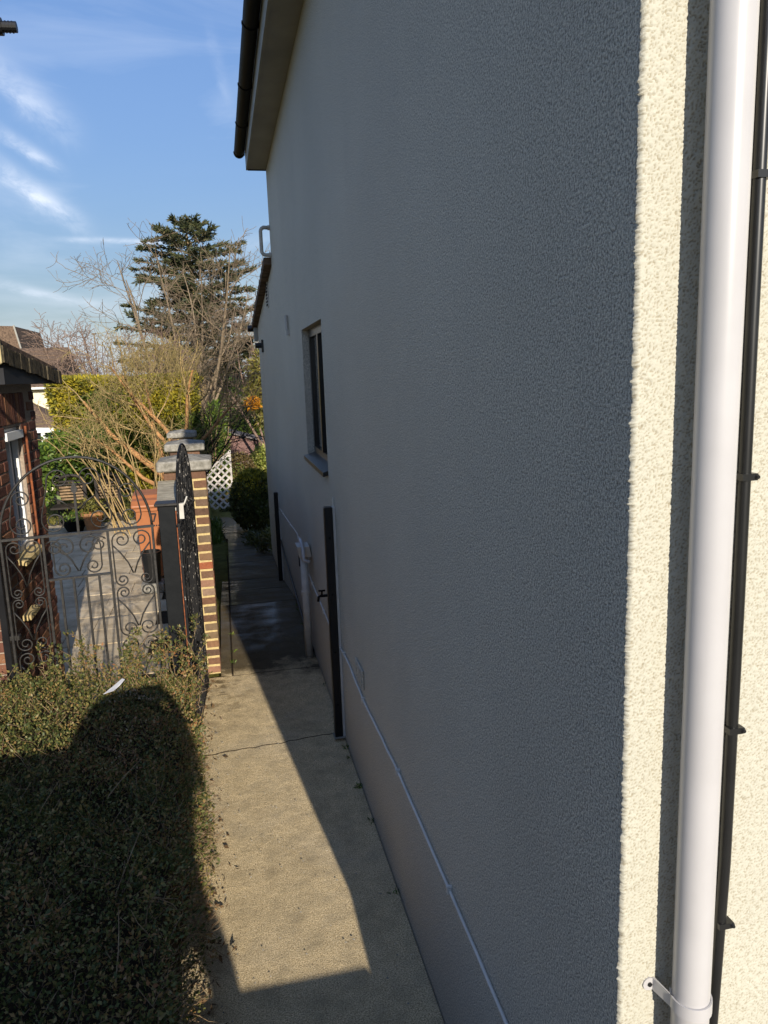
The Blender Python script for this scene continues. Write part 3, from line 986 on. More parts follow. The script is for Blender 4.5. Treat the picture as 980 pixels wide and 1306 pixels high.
gp = empty('gate_post', (0.63, 4.8, 0), 'tall black square post bolted to the grey wall nearest the viewer', 'post', 'black posts fixed to the grey wall')
MB().cbox(0.598, 0.652, 4.77, 4.83, 0.0, 1.60, .004).build('post', MAT['postblk'], gp)
MB().box(0.653, WX - .001, 4.775, 4.825, 0.0, 1.60).build('packer', MAT['dullwhite'], gp)
for z in (.25, .62, 1.02, 1.40):
    MB().tube([(0.625, 4.771, z), (0.625, 4.764, z)], .008, 8).build('bolt', MAT['postgry'], gp)
MB().tube([(0.662, 4.8, 1.60), (0.662, 4.8, 1.66)], .004, 6).build('wire_end', MAT['cable'], gp)
MB().cbox(0.59, 0.668, 4.76, 4.845, 0.001, 0.012, .003).build('foot', MAT['stone'], gp)
gp2 = copy_tree(gp)
gp2.location = (0.63, 10.1, -0.68)
gp2['label'] = 'far black post fixed to the grey wall beyond the white waste pipe'

wp = empty('waste_pipe', (0.61, 6.55, 0), 'white waste pipe with hopper head on the grey wall', 'pipe')
MB().tube([(0.607, 6.42, -.05), (0.607, 6.42, .93)], .034, 14).build('pipe', MAT['dullwhite'], wp, smooth=True)
MB().prism([(0.565, 6.36, .90), (0.565, 6.49, .90), (0.545, 6.52, 1.0), (0.545, 6.33, 1.0)], (0, 0, 0), (0.104, 0, 0)).build('hopper', MAT['dullwhite'], wp)
MB().tube([(0.59, 6.60, 1.02), (0.59, 6.50, 1.03), (0.59, 6.42, 1.03), (0.59, 6.30, 1.0), (0.59, 6.27, .90), (.64, 6.25, .88)], .016, 8).build('inlet', MAT['upvc'], wp, smooth=True)
MB().tube([(0.60, 6.62, .96), (0.60, 6.62, .76)], .022, 8).build('valve', MAT['black'], wp)
MB().tube([(0.569, 6.42, .555), (0.569, 6.42, .585)], .003, 6).lathe((0.607, 6.42, .555), [(.0385, 0), (.0385, .03)], 14).build('bracket', MAT['dullwhite'], wp)

tp = empty('garden_tap', (0.63, 5.35, .84), 'small dark garden tap beside the nearest black post', 'tap')
MB().tube([(WX, 5.36, .84), (0.61, 5.36, .84)], .011, 8).tube([(0.615, 5.36, .84), (0.60, 5.36, .835), (0.595, 5.36, .80)], .010, 8).build('spout', MAT['gutter'], tp)
MB().tube([(0.625, 5.36, .85), (0.625, 5.36, .875)], .007, 8).box(0.60, 0.65, 5.352, 5.368, .875, .885).build('handle', MAT['gutter'], tp)
hs_ = empty('hose', (0.655, 8.5, 0), 'black hose drooping along the foot of the grey wall', 'hose')
MB().tube([(0.652, y, z) for y, z in ((11.0, .45), (10.3, .30), (9.5, .20), (8.8, .147), (7.9, .068), (7.2, .01), (6.9, -.005), (6.5, .0))], .011, 8).build('hose', MAT['black'], hs_, smooth=True)

# ------------------------------------------------------------------ brick helpers


def chip_brick(l, h, w, rng):
    """a brick with chamfered, slightly uneven arrises, centred"""
    m = MB().cbox(-l / 2, l / 2, -w / 2, w / 2, -h / 2, h / 2, 0.005)
    m.v = [(x + rng.uniform(-.0018, .0018), y + rng.uniform(-.0018, .0018), z + rng.uniform(-.0015, .0015)) for x, y, z in m.v]
    return m


class BrickPool:
    def __init__(self, mat):
        self.mat, self.pool = mat, {}

    def put(self, size, loc, parent, rotz=0.0, rng=R):
        key = (size, rng.randrange(3))
        if key not in self.pool:
            o = chip_brick(size[0], size[2], size[1], rng).build('brick', self.mat)
            self.pool[key] = o
        else:
            o = self.pool[key].copy()
            COL.objects.link(o)
        o.parent = parent
        o.location = Vector(loc) - origin(parent)
        o.rotation_euler = (rng.uniform(-.01, .01), rng.uniform(-.01, .01), rotz + rng.uniform(-.012, .012))
        return o


# ------------------------------------------------------------------ brick pier with cap, wall behind it
pool = BrickPool(MAT['brickpier'])


def pier(x0, y0, zb, n, cap, label, full=True):
    w = 0.325
    rt = empty('brick_pier', (x0 + w / 2, y0 + w / 2, zb), label, 'pier', 'brick piers along the garden wall')
    zt = zb + n * .075
    MB().box(x0 + .0035, x0 + w - .0035, y0 + .0035, y0 + w - .0035, zb, zt).build('mortar_core', MAT['mortar'], rt)
    L, Hd = .215, .1025
    for c in range(n):
        z = zb + c * .075 + .0375
        A = c % 2 == 0
        d = .1
        if A:     # stretcher at the right of the front, header at the left
            pool.put((L, d, .061), (x0 + w - L / 2, y0 + d / 2, z), rt)
            pool.put((Hd - .003, d, .061), (x0 + Hd / 2 - .0015, y0 + d / 2, z), rt)
            pool.put((d, L, .061), (x0 + w - d / 2, y0 + w - L / 2, z), rt)
        else:
            pool.put((Hd - .003, d, .061), (x0 + w - Hd / 2 + .0015, y0 + d / 2, z), rt)
            pool.put((L, d, .061), (x0 + L / 2, y0 + d / 2, z), rt)
            pool.put((d, L, .061), (x0 + w - d / 2, y0 + d + .01 + L / 2 - .003, z), rt)
    cx_, cy_ = x0 + w / 2, y0 + w / 2
    m = MB().cbox(cx_ - cap, cx_ + cap, cy_ - cap, cy_ + cap, zt + .004, zt + .085, .010)
    m.add([(cx_ - cap + .01, cy_ - cap + .01, zt + .085), (cx_ + cap - .01, cy_ - cap + .01, zt + .085), (cx_ + cap - .01, cy_ + cap - .01, zt + .085), (cx_ - cap + .01, cy_ + cap - .01, zt + .085), (cx_, cy_, zt + .125)],
          [(0, 1, 4), (1, 2, 4), (2, 3, 4), (3, 0, 4)])
    m.build('cap', MAT['stone'], rt)
    return rt


pier(-0.487, 6.20, 0.0, 23, .212, 'nearest brick pier with yellow mortar and grey stone cap beside the path')
pier(-0.60, 8.75, -0.07, 23, .218, 'second brick pier with a stone cap behind the nearest pier')
pier(-0.80, 12.2, -0.17, 23, .22, 'farthest brick pier with a stone cap behind the second pier')
gw = empty('garden_wall', (-0.45, 5.6, 0), 'low brick garden wall with flat stone coping behind the black gate post', 'wall')


def wall_run(pa, pb, top, t, rt, courses_from=0):
    pa, pb = Vector(pa), Vector(pb)
    d = (pb - pa); ln = d.length; d.normalize()
    nrm = Vector((-d.y, d.x, 0))
    ang = math.atan2(d.y, d.x)
    c = [pa + nrm * (t / 2 - .008), pa - nrm * (t / 2 - .008), pb - nrm * (t / 2 - .008), pb + nrm * (t / 2 - .008)]
    MB().prism([(p.x, p.y, 0) for p in c], (0, 0, -.5), (0, 0, top)).build('mortar_core', MAT['mortar'], rt)
    for k in range(courses_from, int(top / .075)):
        z = k * .075 + .0375
        s = .1125 if k % 2 else 0.0
        x = s
        while x + .22 < ln:
            for sd_ in (1, -1):
                p = pa + d * (x + .1075) + nrm * sd_ * (t / 2 - .05)
                pool.put((.215, .1, .065), (p.x, p.y, z), rt, ang)
            x += .225
    n = max(1, int(ln / .62))
    for k in range(n):
        a_ = pa + d * (ln * k / n + .003); b_ = pa + d * (ln * (k + 1) / n - .003)
        q = [a_ + nrm * (t / 2 + .03), a_ - nrm * (t / 2 + .03), b_ - nrm * (t / 2 + .03), b_ + nrm * (t / 2 + .03)]
        m = MB().prism([(p.x, p.y, 0) for p in q], (0, 0, top + .003), (0, 0, top + .05))
        m.build('coping_stone', MAT['coping'], rt)


wall_run((-0.385, 5.04, 0), (-0.465, 6.19, 0), 1.61, .08, gw, 99)
gw2 = empty('garden_wall', (-0.5, 7.6, 0), 'brick garden wall running between the first two brick piers', 'wall')
wall_run((-0.30, 6.54, 0), (-0.42, 8.74, 0), 1.35, .20, gw2, 0)
gw3 = empty('garden_wall', (-0.6, 10.6, 0), 'shaded garden wall running back from the second brick pier', 'wall')
wall_run((-0.45, 9.09, 0), (-0.62, 12.19, 0), 1.2, .20, gw3, 9)

# ------------------------------------------------------------------ gates


def spiral(c, r0, r1, a0, turns, n=22):
    return [(c[0] + (r0 + (r1 - r0) * i / n) * math.cos(a0 + turns * 2 * math.pi * i / n),
             c[1] + (r0 + (r1 - r0) * i / n) * math.sin(a0 + turns * 2 * math.pi * i / n)) for i in range(n + 1)]


def hermite(p0, t0, p1, t1, n=10):
    out = []
    for i in range(1, n):
        s = i / n
        h00 = 2 * s**3 - 3 * s**2 + 1; h10 = s**3 - 2 * s**2 + s; h01 = -2 * s**3 + 3 * s**2; h11 = s**3 - s**2
        out.append((h00 * p0[0] + h10 * t0[0] + h01 * p1[0] + h11 * t1[0], h00 * p0[1] + h10 * t0[1] + h01 * p1[1] + h11 * t1[1]))
    return out


def scroll2d(ca, ra, cb, rb, side):
    """C-scroll: spiral at ca, out over the top, down past the side and into a spiral at cb (side=+1 right)"""
    A_ = spiral(ca, ra * .22, ra, math.pi * (1.0 if side > 0 else 0.0) - side * (-2 * math.pi * 1.35) * 0, 0, 1)[:0]
    sA = spiral(ca, ra * .2, ra, (0.0 if side > 0 else math.pi) + side * 2 * math.pi * 1.5, -side * 1.5)   # ends at outer side, heading down
    sB = spiral(cb, rb * .2, rb, (0.0 if side > 0 else math.pi) - side * 2 * math.pi * 1.5, side * 1.5)
    sB = list(reversed(sB))
    p0, p1 = sA[-1], sB[0]
    h = abs(p0[1] - p1[1])
    mid = hermite(p0, (0, -h * .8), p1, (0, -h * .8), 10)
    return sA + mid + sB


def scroll_gate(a, b, label, mat, with_bars=True, bottom=.12, rail=1.535, arch=.47, group=None, rod=.0050):
    a, b = Vector(a), Vector(b)
    rt = empty('scroll_gate', a, label, 'gate', group)
    d = (b - a); Lg = d.length; d.normalize()
    P = lambda u, z: (a.x + d.x * u, a.y + d.y * u, z)
    fr = MB()
    for u in (0, Lg):
        fr.bar(P(u, bottom - .06), P(u, rail + .01), .026, .013)
    fr.bar(P(-.01, rail), P(Lg + .01, rail), .024, .014)
    fr.bar(P(0, bottom), P(Lg, bottom), .024, .014)
    fr.build('frame', mat, rt)
    MB().tube([P(Lg / 2 - Lg / 2 * math.cos(t), rail + arch * math.sin(t)) for t in [math.pi * i / 30 for i in range(31)]], .0082, 8).build('arch', mat, rt, smooth=True)
    u1, u2 = Lg * .262, Lg * .69
    for u in (u1, u2):
        MB().bar(P(u, bottom + .007), P(u, rail - .007), .014, .014).build('bar', mat, rt)
    midz = rail - .275
    MB().bar(P(u1 + .008, midz), P(u2 - .008, midz), .022, .012).build('cross_rail', mat, rt)
    for k in range(1, 5):
        u = u1 + (u2 - u1) * k / 5
        MB().bar(P(u, bottom + .007), P(u, midz - .006), .013, .013).build('bar', mat, rt)

    def put(pts2, tw=None):
        m = MB().tube([P(u, z) for u, z in pts2], rod, 6)
        m.build('scroll', mat, rt, smooth=True)

    def pair(cx, z0, z1, w, flip=False):
        """two mirrored C-scrolls between z0 and z1 meeting on the axis cx"""
        r = w * .235
        for s in (1, -1):
            if not flip:
                top = (cx + s * r * 1.02, z1 - r - .004); bot = (cx + s * w * .30, z0 + r * .75)
                put(scroll2d(top, r, bot, r * .72, s))
            else:
                top = (cx + s * w * .30, z1 - r * .75); bot = (cx + s * r * 1.02, z0 + r + .004)
                put(scroll2d(top, r * .72, bot, r, s))
            # twisted tie from the side to the axis
            zq = (z0 + z1) / 2
            put([(cx + s * w * .47, zq + .09), (cx + s * w * .30, zq + .04), (cx + s * w * .12, zq - .03), (cx + s * .004, zq - .10)])
    H_ = rail - .01
    for (c0, c1) in ((0, u1), (u2, Lg)):
        cx, w = (c0 + c1) / 2, (c1 - c0) - .03
        zz = [H_, H_ - .36, H_ - .70, H_ - 1.04, bottom + .012]
        for k, (zt_, zb_) in enumerate(zip(zz, zz[1:])):
            pair(cx, zb_, zt_, w, k % 2 == 1)
    pair((u1 + u2) / 2, midz + .01, H_, (u2 - u1) * .78, False)
    for s, cx in ((1, u1 + .055), (-1, u2 - .055)):
        put(spiral((cx, H_ - .07), .012, .05, 0 if s > 0 else math.pi, 1.4 * s))
    # under the arch
    cx = Lg / 2
    MB().bar(P(cx, rail + .007), P(cx, rail + .24), .014, .014).build('spear', mat, rt)
    MB().prism([P(cx, rail + .24), P(cx + .02, rail + .27), P(cx, rail + .33), P(cx - .02, rail + .27)], (0, -.005, 0), (0, .005, 0)).build('spear_head', mat, rt)
    for s in (1, -1):
        put(scroll2d((cx + s * .085, rail + arch - .13), .065, (cx + s * .13, rail + .085), .07, s))
        put(scroll2d((cx + s * .30, rail + .235), .055, (cx + s * .31, rail + .08), .065, s))
        put([(cx + s * .02, rail + .15), (cx + s * .07, rail + .20), (cx + s * .12, rail + .23)])
    return rt


g1 = scroll_gate((-1.345, 4.80, 0), (-.485, 4.93, 0), 'wrought iron scroll gate with arched top between brick garage and black post', MAT['gate'], group='arched scroll gates')
g2 = scroll_gate((-.318, 4.90, 0), (-.262, 5.88, 0), 'open black iron gate seen edge on in front of the brick pier', MAT['iron'], group='arched scroll gates', bottom=.08, rod=.0095)
for k in range(1, 11):
    u = k / 11 * .98
    ht = 1.535 + .47 * math.sqrt(max(0, 1 - ((u - .49) / .49) ** 2)) - .015
    MB().bar((-.318 + .0571 * u, 4.90 + u, .09), (-.318 + .0571 * u, 4.90 + u, ht), .016, .016).build('bar', MAT['iron'], g2)
MB().tube([(-.30, 5.0, 1.62), (-.275, 5.0, 1.665), (-.26, 5.0, 1.70)], .005, 8).box(-.34, -.285, 4.965, 5.0, 1.56, 1.66).build('latch', MAT['dullwhite'], g2)

bp_ = empty('gate_post', (-.385, 4.95, 0), 'black square iron post with flat cap between scroll gate and open gate', 'post')
MB().cbox(-.442, -.336, 4.93, 5.035, 0, 1.655, .004).build('post', MAT['postgry'], bp_)
MB().cbox(-.462, -.318, 4.912, 5.053, 1.656, 1.674, .004).build('cap', MAT['gate'], bp_)
MB().box(-.3355, -.328, 4.935, 4.95, .1, 1.62).build('rusty_strip', MAT['rust'], bp_)
MB().tube([(-.328, 4.955, 1.2), (-.31, 4.95, 1.2)], .012, 8).tube([(-.328, 4.955, .35), (-.31, 4.95, .35)], .012, 8).build('hinge', MAT['gate'], bp_)
lp = empty('gate_post', (-1.39, 4.81, 0), 'thin black hinge post at the left end of the scroll gate', 'post')
MB().cbox(-1.405, -1.365, 4.79, 4.83, 0, 1.62, .003).build('post', MAT['postblk'], lp)
MB().cbox(-1.41, -1.31, 4.80, 4.85, .905, .935, .004).build('hinge', MAT['gate'], lp)

# ------------------------------------------------------------------ brick garage on the left
gar = empty('brick_garage', (-2.5, 5.7, 0), 'red brick garage with a tall white window and mossy tiled verge', 'garage')
GX = -1.43
gpool = BrickPool(MAT['brickgar'])
MB().box(-3.6, GX - .005, 5.06, 5.50, -.03, 2.45).box(-3.6, GX - .005, 5.93, 6.41, -.03, 2.45).box(-3.6, GX - .005, 5.50, 5.93, -.03, 1.27).box(-3.6, GX - .005, 5.50, 5.93, 2.16, 2.45).box(-3.6, GX - .16, 5.50, 5.93, 1.27, 2.16).build('mortar_core', MAT['mortar2'], gar)
for c in range(32):
    z = c * .075 + .0375
    if z > 2.40: break
    y = 5.05 - (.1125 if c % 2 else 0)
    while y < 6.41:
        y0, y1 = max(y, 5.05), min(y + .215, 6.42)
        segs = [(y0, y1)]
        if 1.25 < z < 2.17:
            segs = [(y0, min(y1, 5.49))] if y0 < 5.49 else []
            if y1 > 5.94: segs.append((max(y0, 5.94), y1))
        elif 2.17 <= z < 2.40 and y1 > 5.35 and y0 < 6.10:
            segs = []
        for s0, s1 in segs:
            if s1 - s0 > .035:
                L = round(s1 - s0, 2)
                gpool.put((.1, L, .065), (GX - .05 + R.uniform(-.002, .003), (s0 + s1) / 2, z), gar)
        y += .225
for k in range(10):
    gpool.put((.1, .065, .215), (GX - .048, 5.387 + k * .075, 2.285), gar)
gwin = MB().box(GX - .09, GX - .03, 5.497, 5.54, 1.28, 2.15).box(GX - .09, GX - .03, 5.885, 5.932, 1.28, 2.15).box(GX - .09, GX - .03, 5.54, 5.885, 1.28, 1.325).box(GX - .09, GX - .03, 5.54, 5.885, 2.06, 2.15)
gwin = gwin.build('window', MAT['wframe'], gar, label='tall narrow white framed window')
MB().box(GX - .085, GX - .035, 5.70, 5.73, 1.326, 2.059).build('mullion', MAT['wframe'], gwin)
MB().box(GX - .07, GX - .064, 5.541, 5.699, 1.326, 2.059).build('pane', MAT['glass'], gwin)
MB().box(GX - .07, GX - .064, 5.731, 5.884, 1.326, 2.059).build('pane', MAT['glass'], gwin)
MB().box(GX - .029, GX + .012, 5.50, 5.93, 2.075, 2.13).build('head_trim', MAT['wframe'], gwin)
MB().prism([(GX - .03, 0, 1.24), (GX + .05, 0, 1.225), (GX + .05, 0, 1.255), (GX - .03, 0, 1.279)], (0, 5.44, 0), (0, 5.99, 0)).build('sill', MAT['mortar'], gwin)
MB().tube([(GX + .014, 5.995, 1.20), (GX + .014, 5.995, 2.15)], .0085, 8).build('red_pipe', MAT['rust'], gar)
MB().cbox(GX + .001, GX + .06, 5.35, 5.62, 0.86, 0.90, .006).build('ledge', MAT['mortar'], gar)
MB().box(GX - .003, GX + .075, 5.36, 7.05, 2.452, 2.575).build('soffit_board', simple('slate_soffit', (.016, .016, .018), None, 8, .7), gar)
m = MB().prism([(-1.36, 5.33, 2.60), (-1.36, 7.10, 2.45), (-1.36, 7.10, 2.575), (-1.36, 5.33, 2.745)], (-2.6, 0, 0), (0.0, 0, 0))
gr = m.build('roof', MAT['roof'], gar)
MAT['verge'] = simple('mossy_verge_tile', (0.11, 0.09, 0.058), (0.035, 0.03, 0.022), 26, .95, .1, .8, .008)
for k in range(16):
    y = 5.33 + k * .111
    z = 2.60 - (y - 5.33) * .0847
    j = R.uniform(-.006, .006)
    MB().prism([(0, y + .003, z - .012 + j), (0, y + .104, z - .020 + j), (0, y + .104, z + .085 + j), (0, y + .003, z + .095 + j)], (-1.40, 0, 0), (-1.335 + R.uniform(-.006, .006), 0, 0)).build('verge_tile', MAT['verge'], gr)
MB().cbox(-4.0, -1.342, 5.29, 5.325, 2.58, 2.765, .008).build('bargeboard', simple('lichen_stone', (.62, .52, .27), (.42, .35, .2), 20, .95, .1, .5), gar)

# ------------------------------------------------------------------ bin, tub, pot, bench
wb = empty('wheelie_bin', (-.86, 9.75, 0), 'terracotta brown wheelie bin with number 7 beside the low wall', 'bin')
x0, x1, y0, y1 = -1.13, -.60, 9.46, 10.08
m = MB()
ins = .045
bv = [(x0 + ins, y0 + .05, .05), (x1 - ins, y0 + .05, .05), (x1 - ins, y1 - .06, .05), (x0 + ins, y1 - .06, .05),
      (x0 + .012, y0, .93), (x1 - .012, y0, .93), (x1 - .012, y1, 1.0), (x0 + .012, y1, 1.0)]
m.add(bv, [(3, 2, 1, 0), (0, 1, 5, 4), (1, 2, 6, 5), (2, 3, 7, 6), (3, 0, 4, 7)])
m.box(x0 - .006, x1 + .006, y0 - .018, y0 - .001, .885, .945)
body = m.build('body', MAT['bin'], wb)
bvm = body.modifiers.new('bevel', 'BEVEL'); bvm.width = .02; bvm.segments = 2
m = MB()
pr_ = [(y0 - .045, .93), (y0 - .045, .965), (y0 + .03, 1.015), (y0 + .12, 1.03), (y0 + .16, 1.065), (y1 - .1, 1.085), (y1 + .02, 1.07), (y1 + .02, 1.02)]
m.prism([(0, y, z) for y, z in pr_], (x0 - .025, 0, 0), (x1 + .025, 0, 0))
lid = m.build('lid', MAT['bin'], wb)
lb = lid.modifiers.new('bevel', 'BEVEL'); lb.width = .012; lb.segments = 2
MB().tube([(x0 + .02, y1 + .05, 1.0), (x1 - .02, y1 + .05, 1.0)], .017, 10).build('handle', MAT['bin'], wb)
for xs_ in (x0 + .03, x1 - .03):
    MB().tube([(xs_ - .025, y1 - .02, .1), (xs_ + .025, y1 - .02, .1)], .1, 16).build('wheel', MAT['black'], wb)


def glyph7(cx, y, z, s):
    m = MB()
    for p, q in (((-.3, .5), (.3, .5)), ((.3, .5), (-.05, -.5))):
        m.bar((cx + p[0] * s, y(z + p[1] * s), z + p[1] * s), (cx + q[0] * s, y(z + q[1] * s), z + q[1] * s), .004, s * .2)
    return m


yb = lambda z: y0 + .05 * (.93 - z) / .88 - .003
glyph7(-.905, yb, .80, .10).build('number', MAT['ink'], wb)
m = MB()
for k in range(5):
    m.box(-.965 + k * .026, -.965 + k * .026 + .017, yb(.70) - .001, yb(.70) + .001, .693, .712)
m.build('print', MAT['ink'], wb)

bk = empty('plant_tub', (-.93, 9.02, 0), 'empty black plastic tub standing in front of the brown bin', 'tub')
MB().lathe((-.93, 9.02, 0.12), [(.088, 0), (.108, .33), (.118, .335), (.118, .365), (.104, .365), (.085, .03)], 20).build('tub', MAT['black'], bk, smooth=False)
MB().cbox(-1.06, -.80, 8.9, 9.15, 0.001, .119, .01).build('base_block', MAT['stone'], bk)


def leafy(name, label, cat, center, radii, nleaf, lsize, mat, aspect=.5, shell=.55, stems=None, stem_mat='hedgetwig', lump=.18, group=None, cut_below=-1, core=True, up=.3, flat=0., freq=3.2):
    """irregular rounded crown made of many small leaves round a twiggy middle"""
    c = np.array(center, float)
    rt = empty(name, (center[0], center[1], center[2] - radii[2]), label, cat, group)
    d = NR.normal(size=(nleaf, 3)); d /= np.linalg.norm(d, axis=1)[:, None]
    ph = NR.uniform(0, 6.28, size=(6, 3)); kk = NR.normal(size=(6, 3)) * freq
    l = sum(np.sin(d @ kk[i] + ph[i, 0]) for i in range(6)) / 6
    r = (shell + (1 - shell) * NR.uniform(0, 1, nleaf) ** .6) * (1 + lump * 2 * l)
    P = c + d * r[:, None] * np.array(radii)
    P = P[P[:, 2] > c[2] + cut_below * radii[2]]
    dd = (P - c) / np.array(radii)
    leaves('foliage', P, lsize, MAT[mat], rt, aspect, dirs=dd * .9, up=up, flat=flat, kind='stuff')
    rng = random.Random(int(abs(center[0] * 100) + center[1] * 10))
    base = Vector((center[0], center[1], center[2] - radii[2]))
    paths = []
    for k in range(stems or 14):
        e = Vector(center) + Vector([rng.uniform(-.75, .75) * radii[0], rng.uniform(-.75, .75) * radii[1], rng.uniform(0, .85) * radii[2]])
        b0 = base + Vector((rng.uniform(-.12, .12) * radii[0], rng.uniform(-.12, .12) * radii[1], 0))
        L = (e - b0).length
        g = grow(rng, b0, e - b0, L, .012 + .008 * L, 6, .08, 0, .3)
        paths.append(g)
        paths += branch_out(rng, g, 5, .35, 1, L * .35, .5, .7, steps=3, wob=.15)
    fast_tubes('stems', paths, MAT[stem_mat], rt, 4)
    if core:
        m = MB()
        nlat, nlon = 8, 12
        for i in range(nlat + 1):
            th = math.pi * i / nlat
            for j in range(nlon):
                w = 2 * math.pi * j / nlon
                rr = shell * .82 * (1 + rng.uniform(-.18, .18))
                zz = max(math.cos(th), cut_below)
                m.v.append((center[0] + radii[0] * rr * math.sin(th) * math.cos(w), center[1] + radii[1] * rr * math.sin(th) * math.sin(w), center[2] + radii[2] * rr * zz))
        for i in range(nlat):
            for j in range(nlon):
                j2 = (j + 1) % nlon
                m.f.append((i * nlon + j, i * nlon + j2, (i + 1) * nlon + j2, (i + 1) * nlon + j))
        m.build('inner_growth', MAT['L_golddark' if mat != 'L_red' else 'L_red'], rt)
    return rt


pot = empty('plant_pot', (-2.24, 13.2, 0), 'terracotta pot with small plant at the far patio edge', 'plant pot')
MB().lathe((-2.24, 13.2, 0.0), [(.10, 0), (.16, .26), (.18, .27), (.18, .32), (.15, .32), (.14, .28)], 20).build('pot', MAT['terracotta'], pot)
P = np.array([-2.24, 13.2, .36]) + NR.normal(size=(260, 3)) * np.array([.12, .12, .09])
leaves('plant', P, .07, MAT['L_bamboo'], pot, .35, up=.6, kind='stuff')
pot = empty('plant_pot', (-2.55, 13.3, 0), 'wide dark bowl planter left of the terracotta pot', 'plant pot')
MB().lathe((-2.55, 13.3, 0.0), [(.12, 0), (.21, .17), (.22, .20), (.19, .20), (.17, .16)], 20).build('pot', MAT['gutter'], pot)
P = np.array([-2.55, 13.3, .24]) + NR.normal(size=(200, 3)) * np.array([.13, .13, .05])
leaves('plant', P, .06, MAT['L_laurel'], pot, .4, up=.5, kind='stuff')

# slatted arbour bench pair with lattice below


def arbour(x0, x1, y, ztop, label):
    rt = empty('garden_chair', ((x0 + x1) / 2, y, 0), label, 'chair', 'dark slatted garden chairs')
    w = x1 - x0
    for x in (x0, x1 - .06):
        MB().cbox(x, x + .06, y, y + .05, -.02, ztop - .10, .004).build('leg', MAT['darkwood'], rt)
    m = MB().tube([(x0 + .03 + (w - .06) * (0.5 - 0.5 * math.cos(t)), y + .03, ztop - .13 + .12 * math.sin(t)) for t in [math.pi * i / 12 for i in range(13)]], .03, 8)
    m.build('top_rail', MAT['darkwood'], rt)
    for k in range(7):
        z = ztop - .11 - k * .052
        MB().cbox(x0 + .062, x1 - .062, y + .01, y + .03, z - .017, z + .017, .003).build('slat', MAT['slat'] if k > 1 else MAT['darkwood'], rt)
    zs = ztop - .48
    MB().cbox(x0 - .02, x1 + .02, y - .45, y + .0, zs - .05, zs - .015, .004).build('seat', MAT['darkwood'], rt)
    n = 5
    for k in range(-3, n + 3):
        for s in (1, -1):
            u0 = x0 + .06 + (w - .12) * k / n
            h = zs - .1
            a_, b_ = (u0, .03), (u0 + s * h * .8, .03 + h)
            # clip to the frame
            lo, hi = x0 + .06, x1 - .06
            t0, t1 = 0., 1.
            dx = b_[0] - a_[0]
            ta, tb = sorted(((lo - a_[0]) / dx, (hi - a_[0]) / dx))
            t0, t1 = max(t0, ta), min(t1, tb)
            if t1 - t0 > .08:
                p = (a_[0] + dx * t0, y + (.012 if s > 0 else .024), a_[1] + h * t0)
                q = (a_[0] + dx * t1, y + (.012 if s > 0 else .024), a_[1] + h * t1)
                MB().bar(p, q, .010, .026).build('lattice_strip', MAT['darkwood'], rt)
    return rt


arbour(-2.93, -2.42, 13.95, .88, 'dark garden chair with slatted arched back left of its twin')
arbour(-2.30, -1.86, 14.05, .86, 'dark garden chair with slatted back half hidden by shrub stems')

# ------------------------------------------------------------------ front hedge


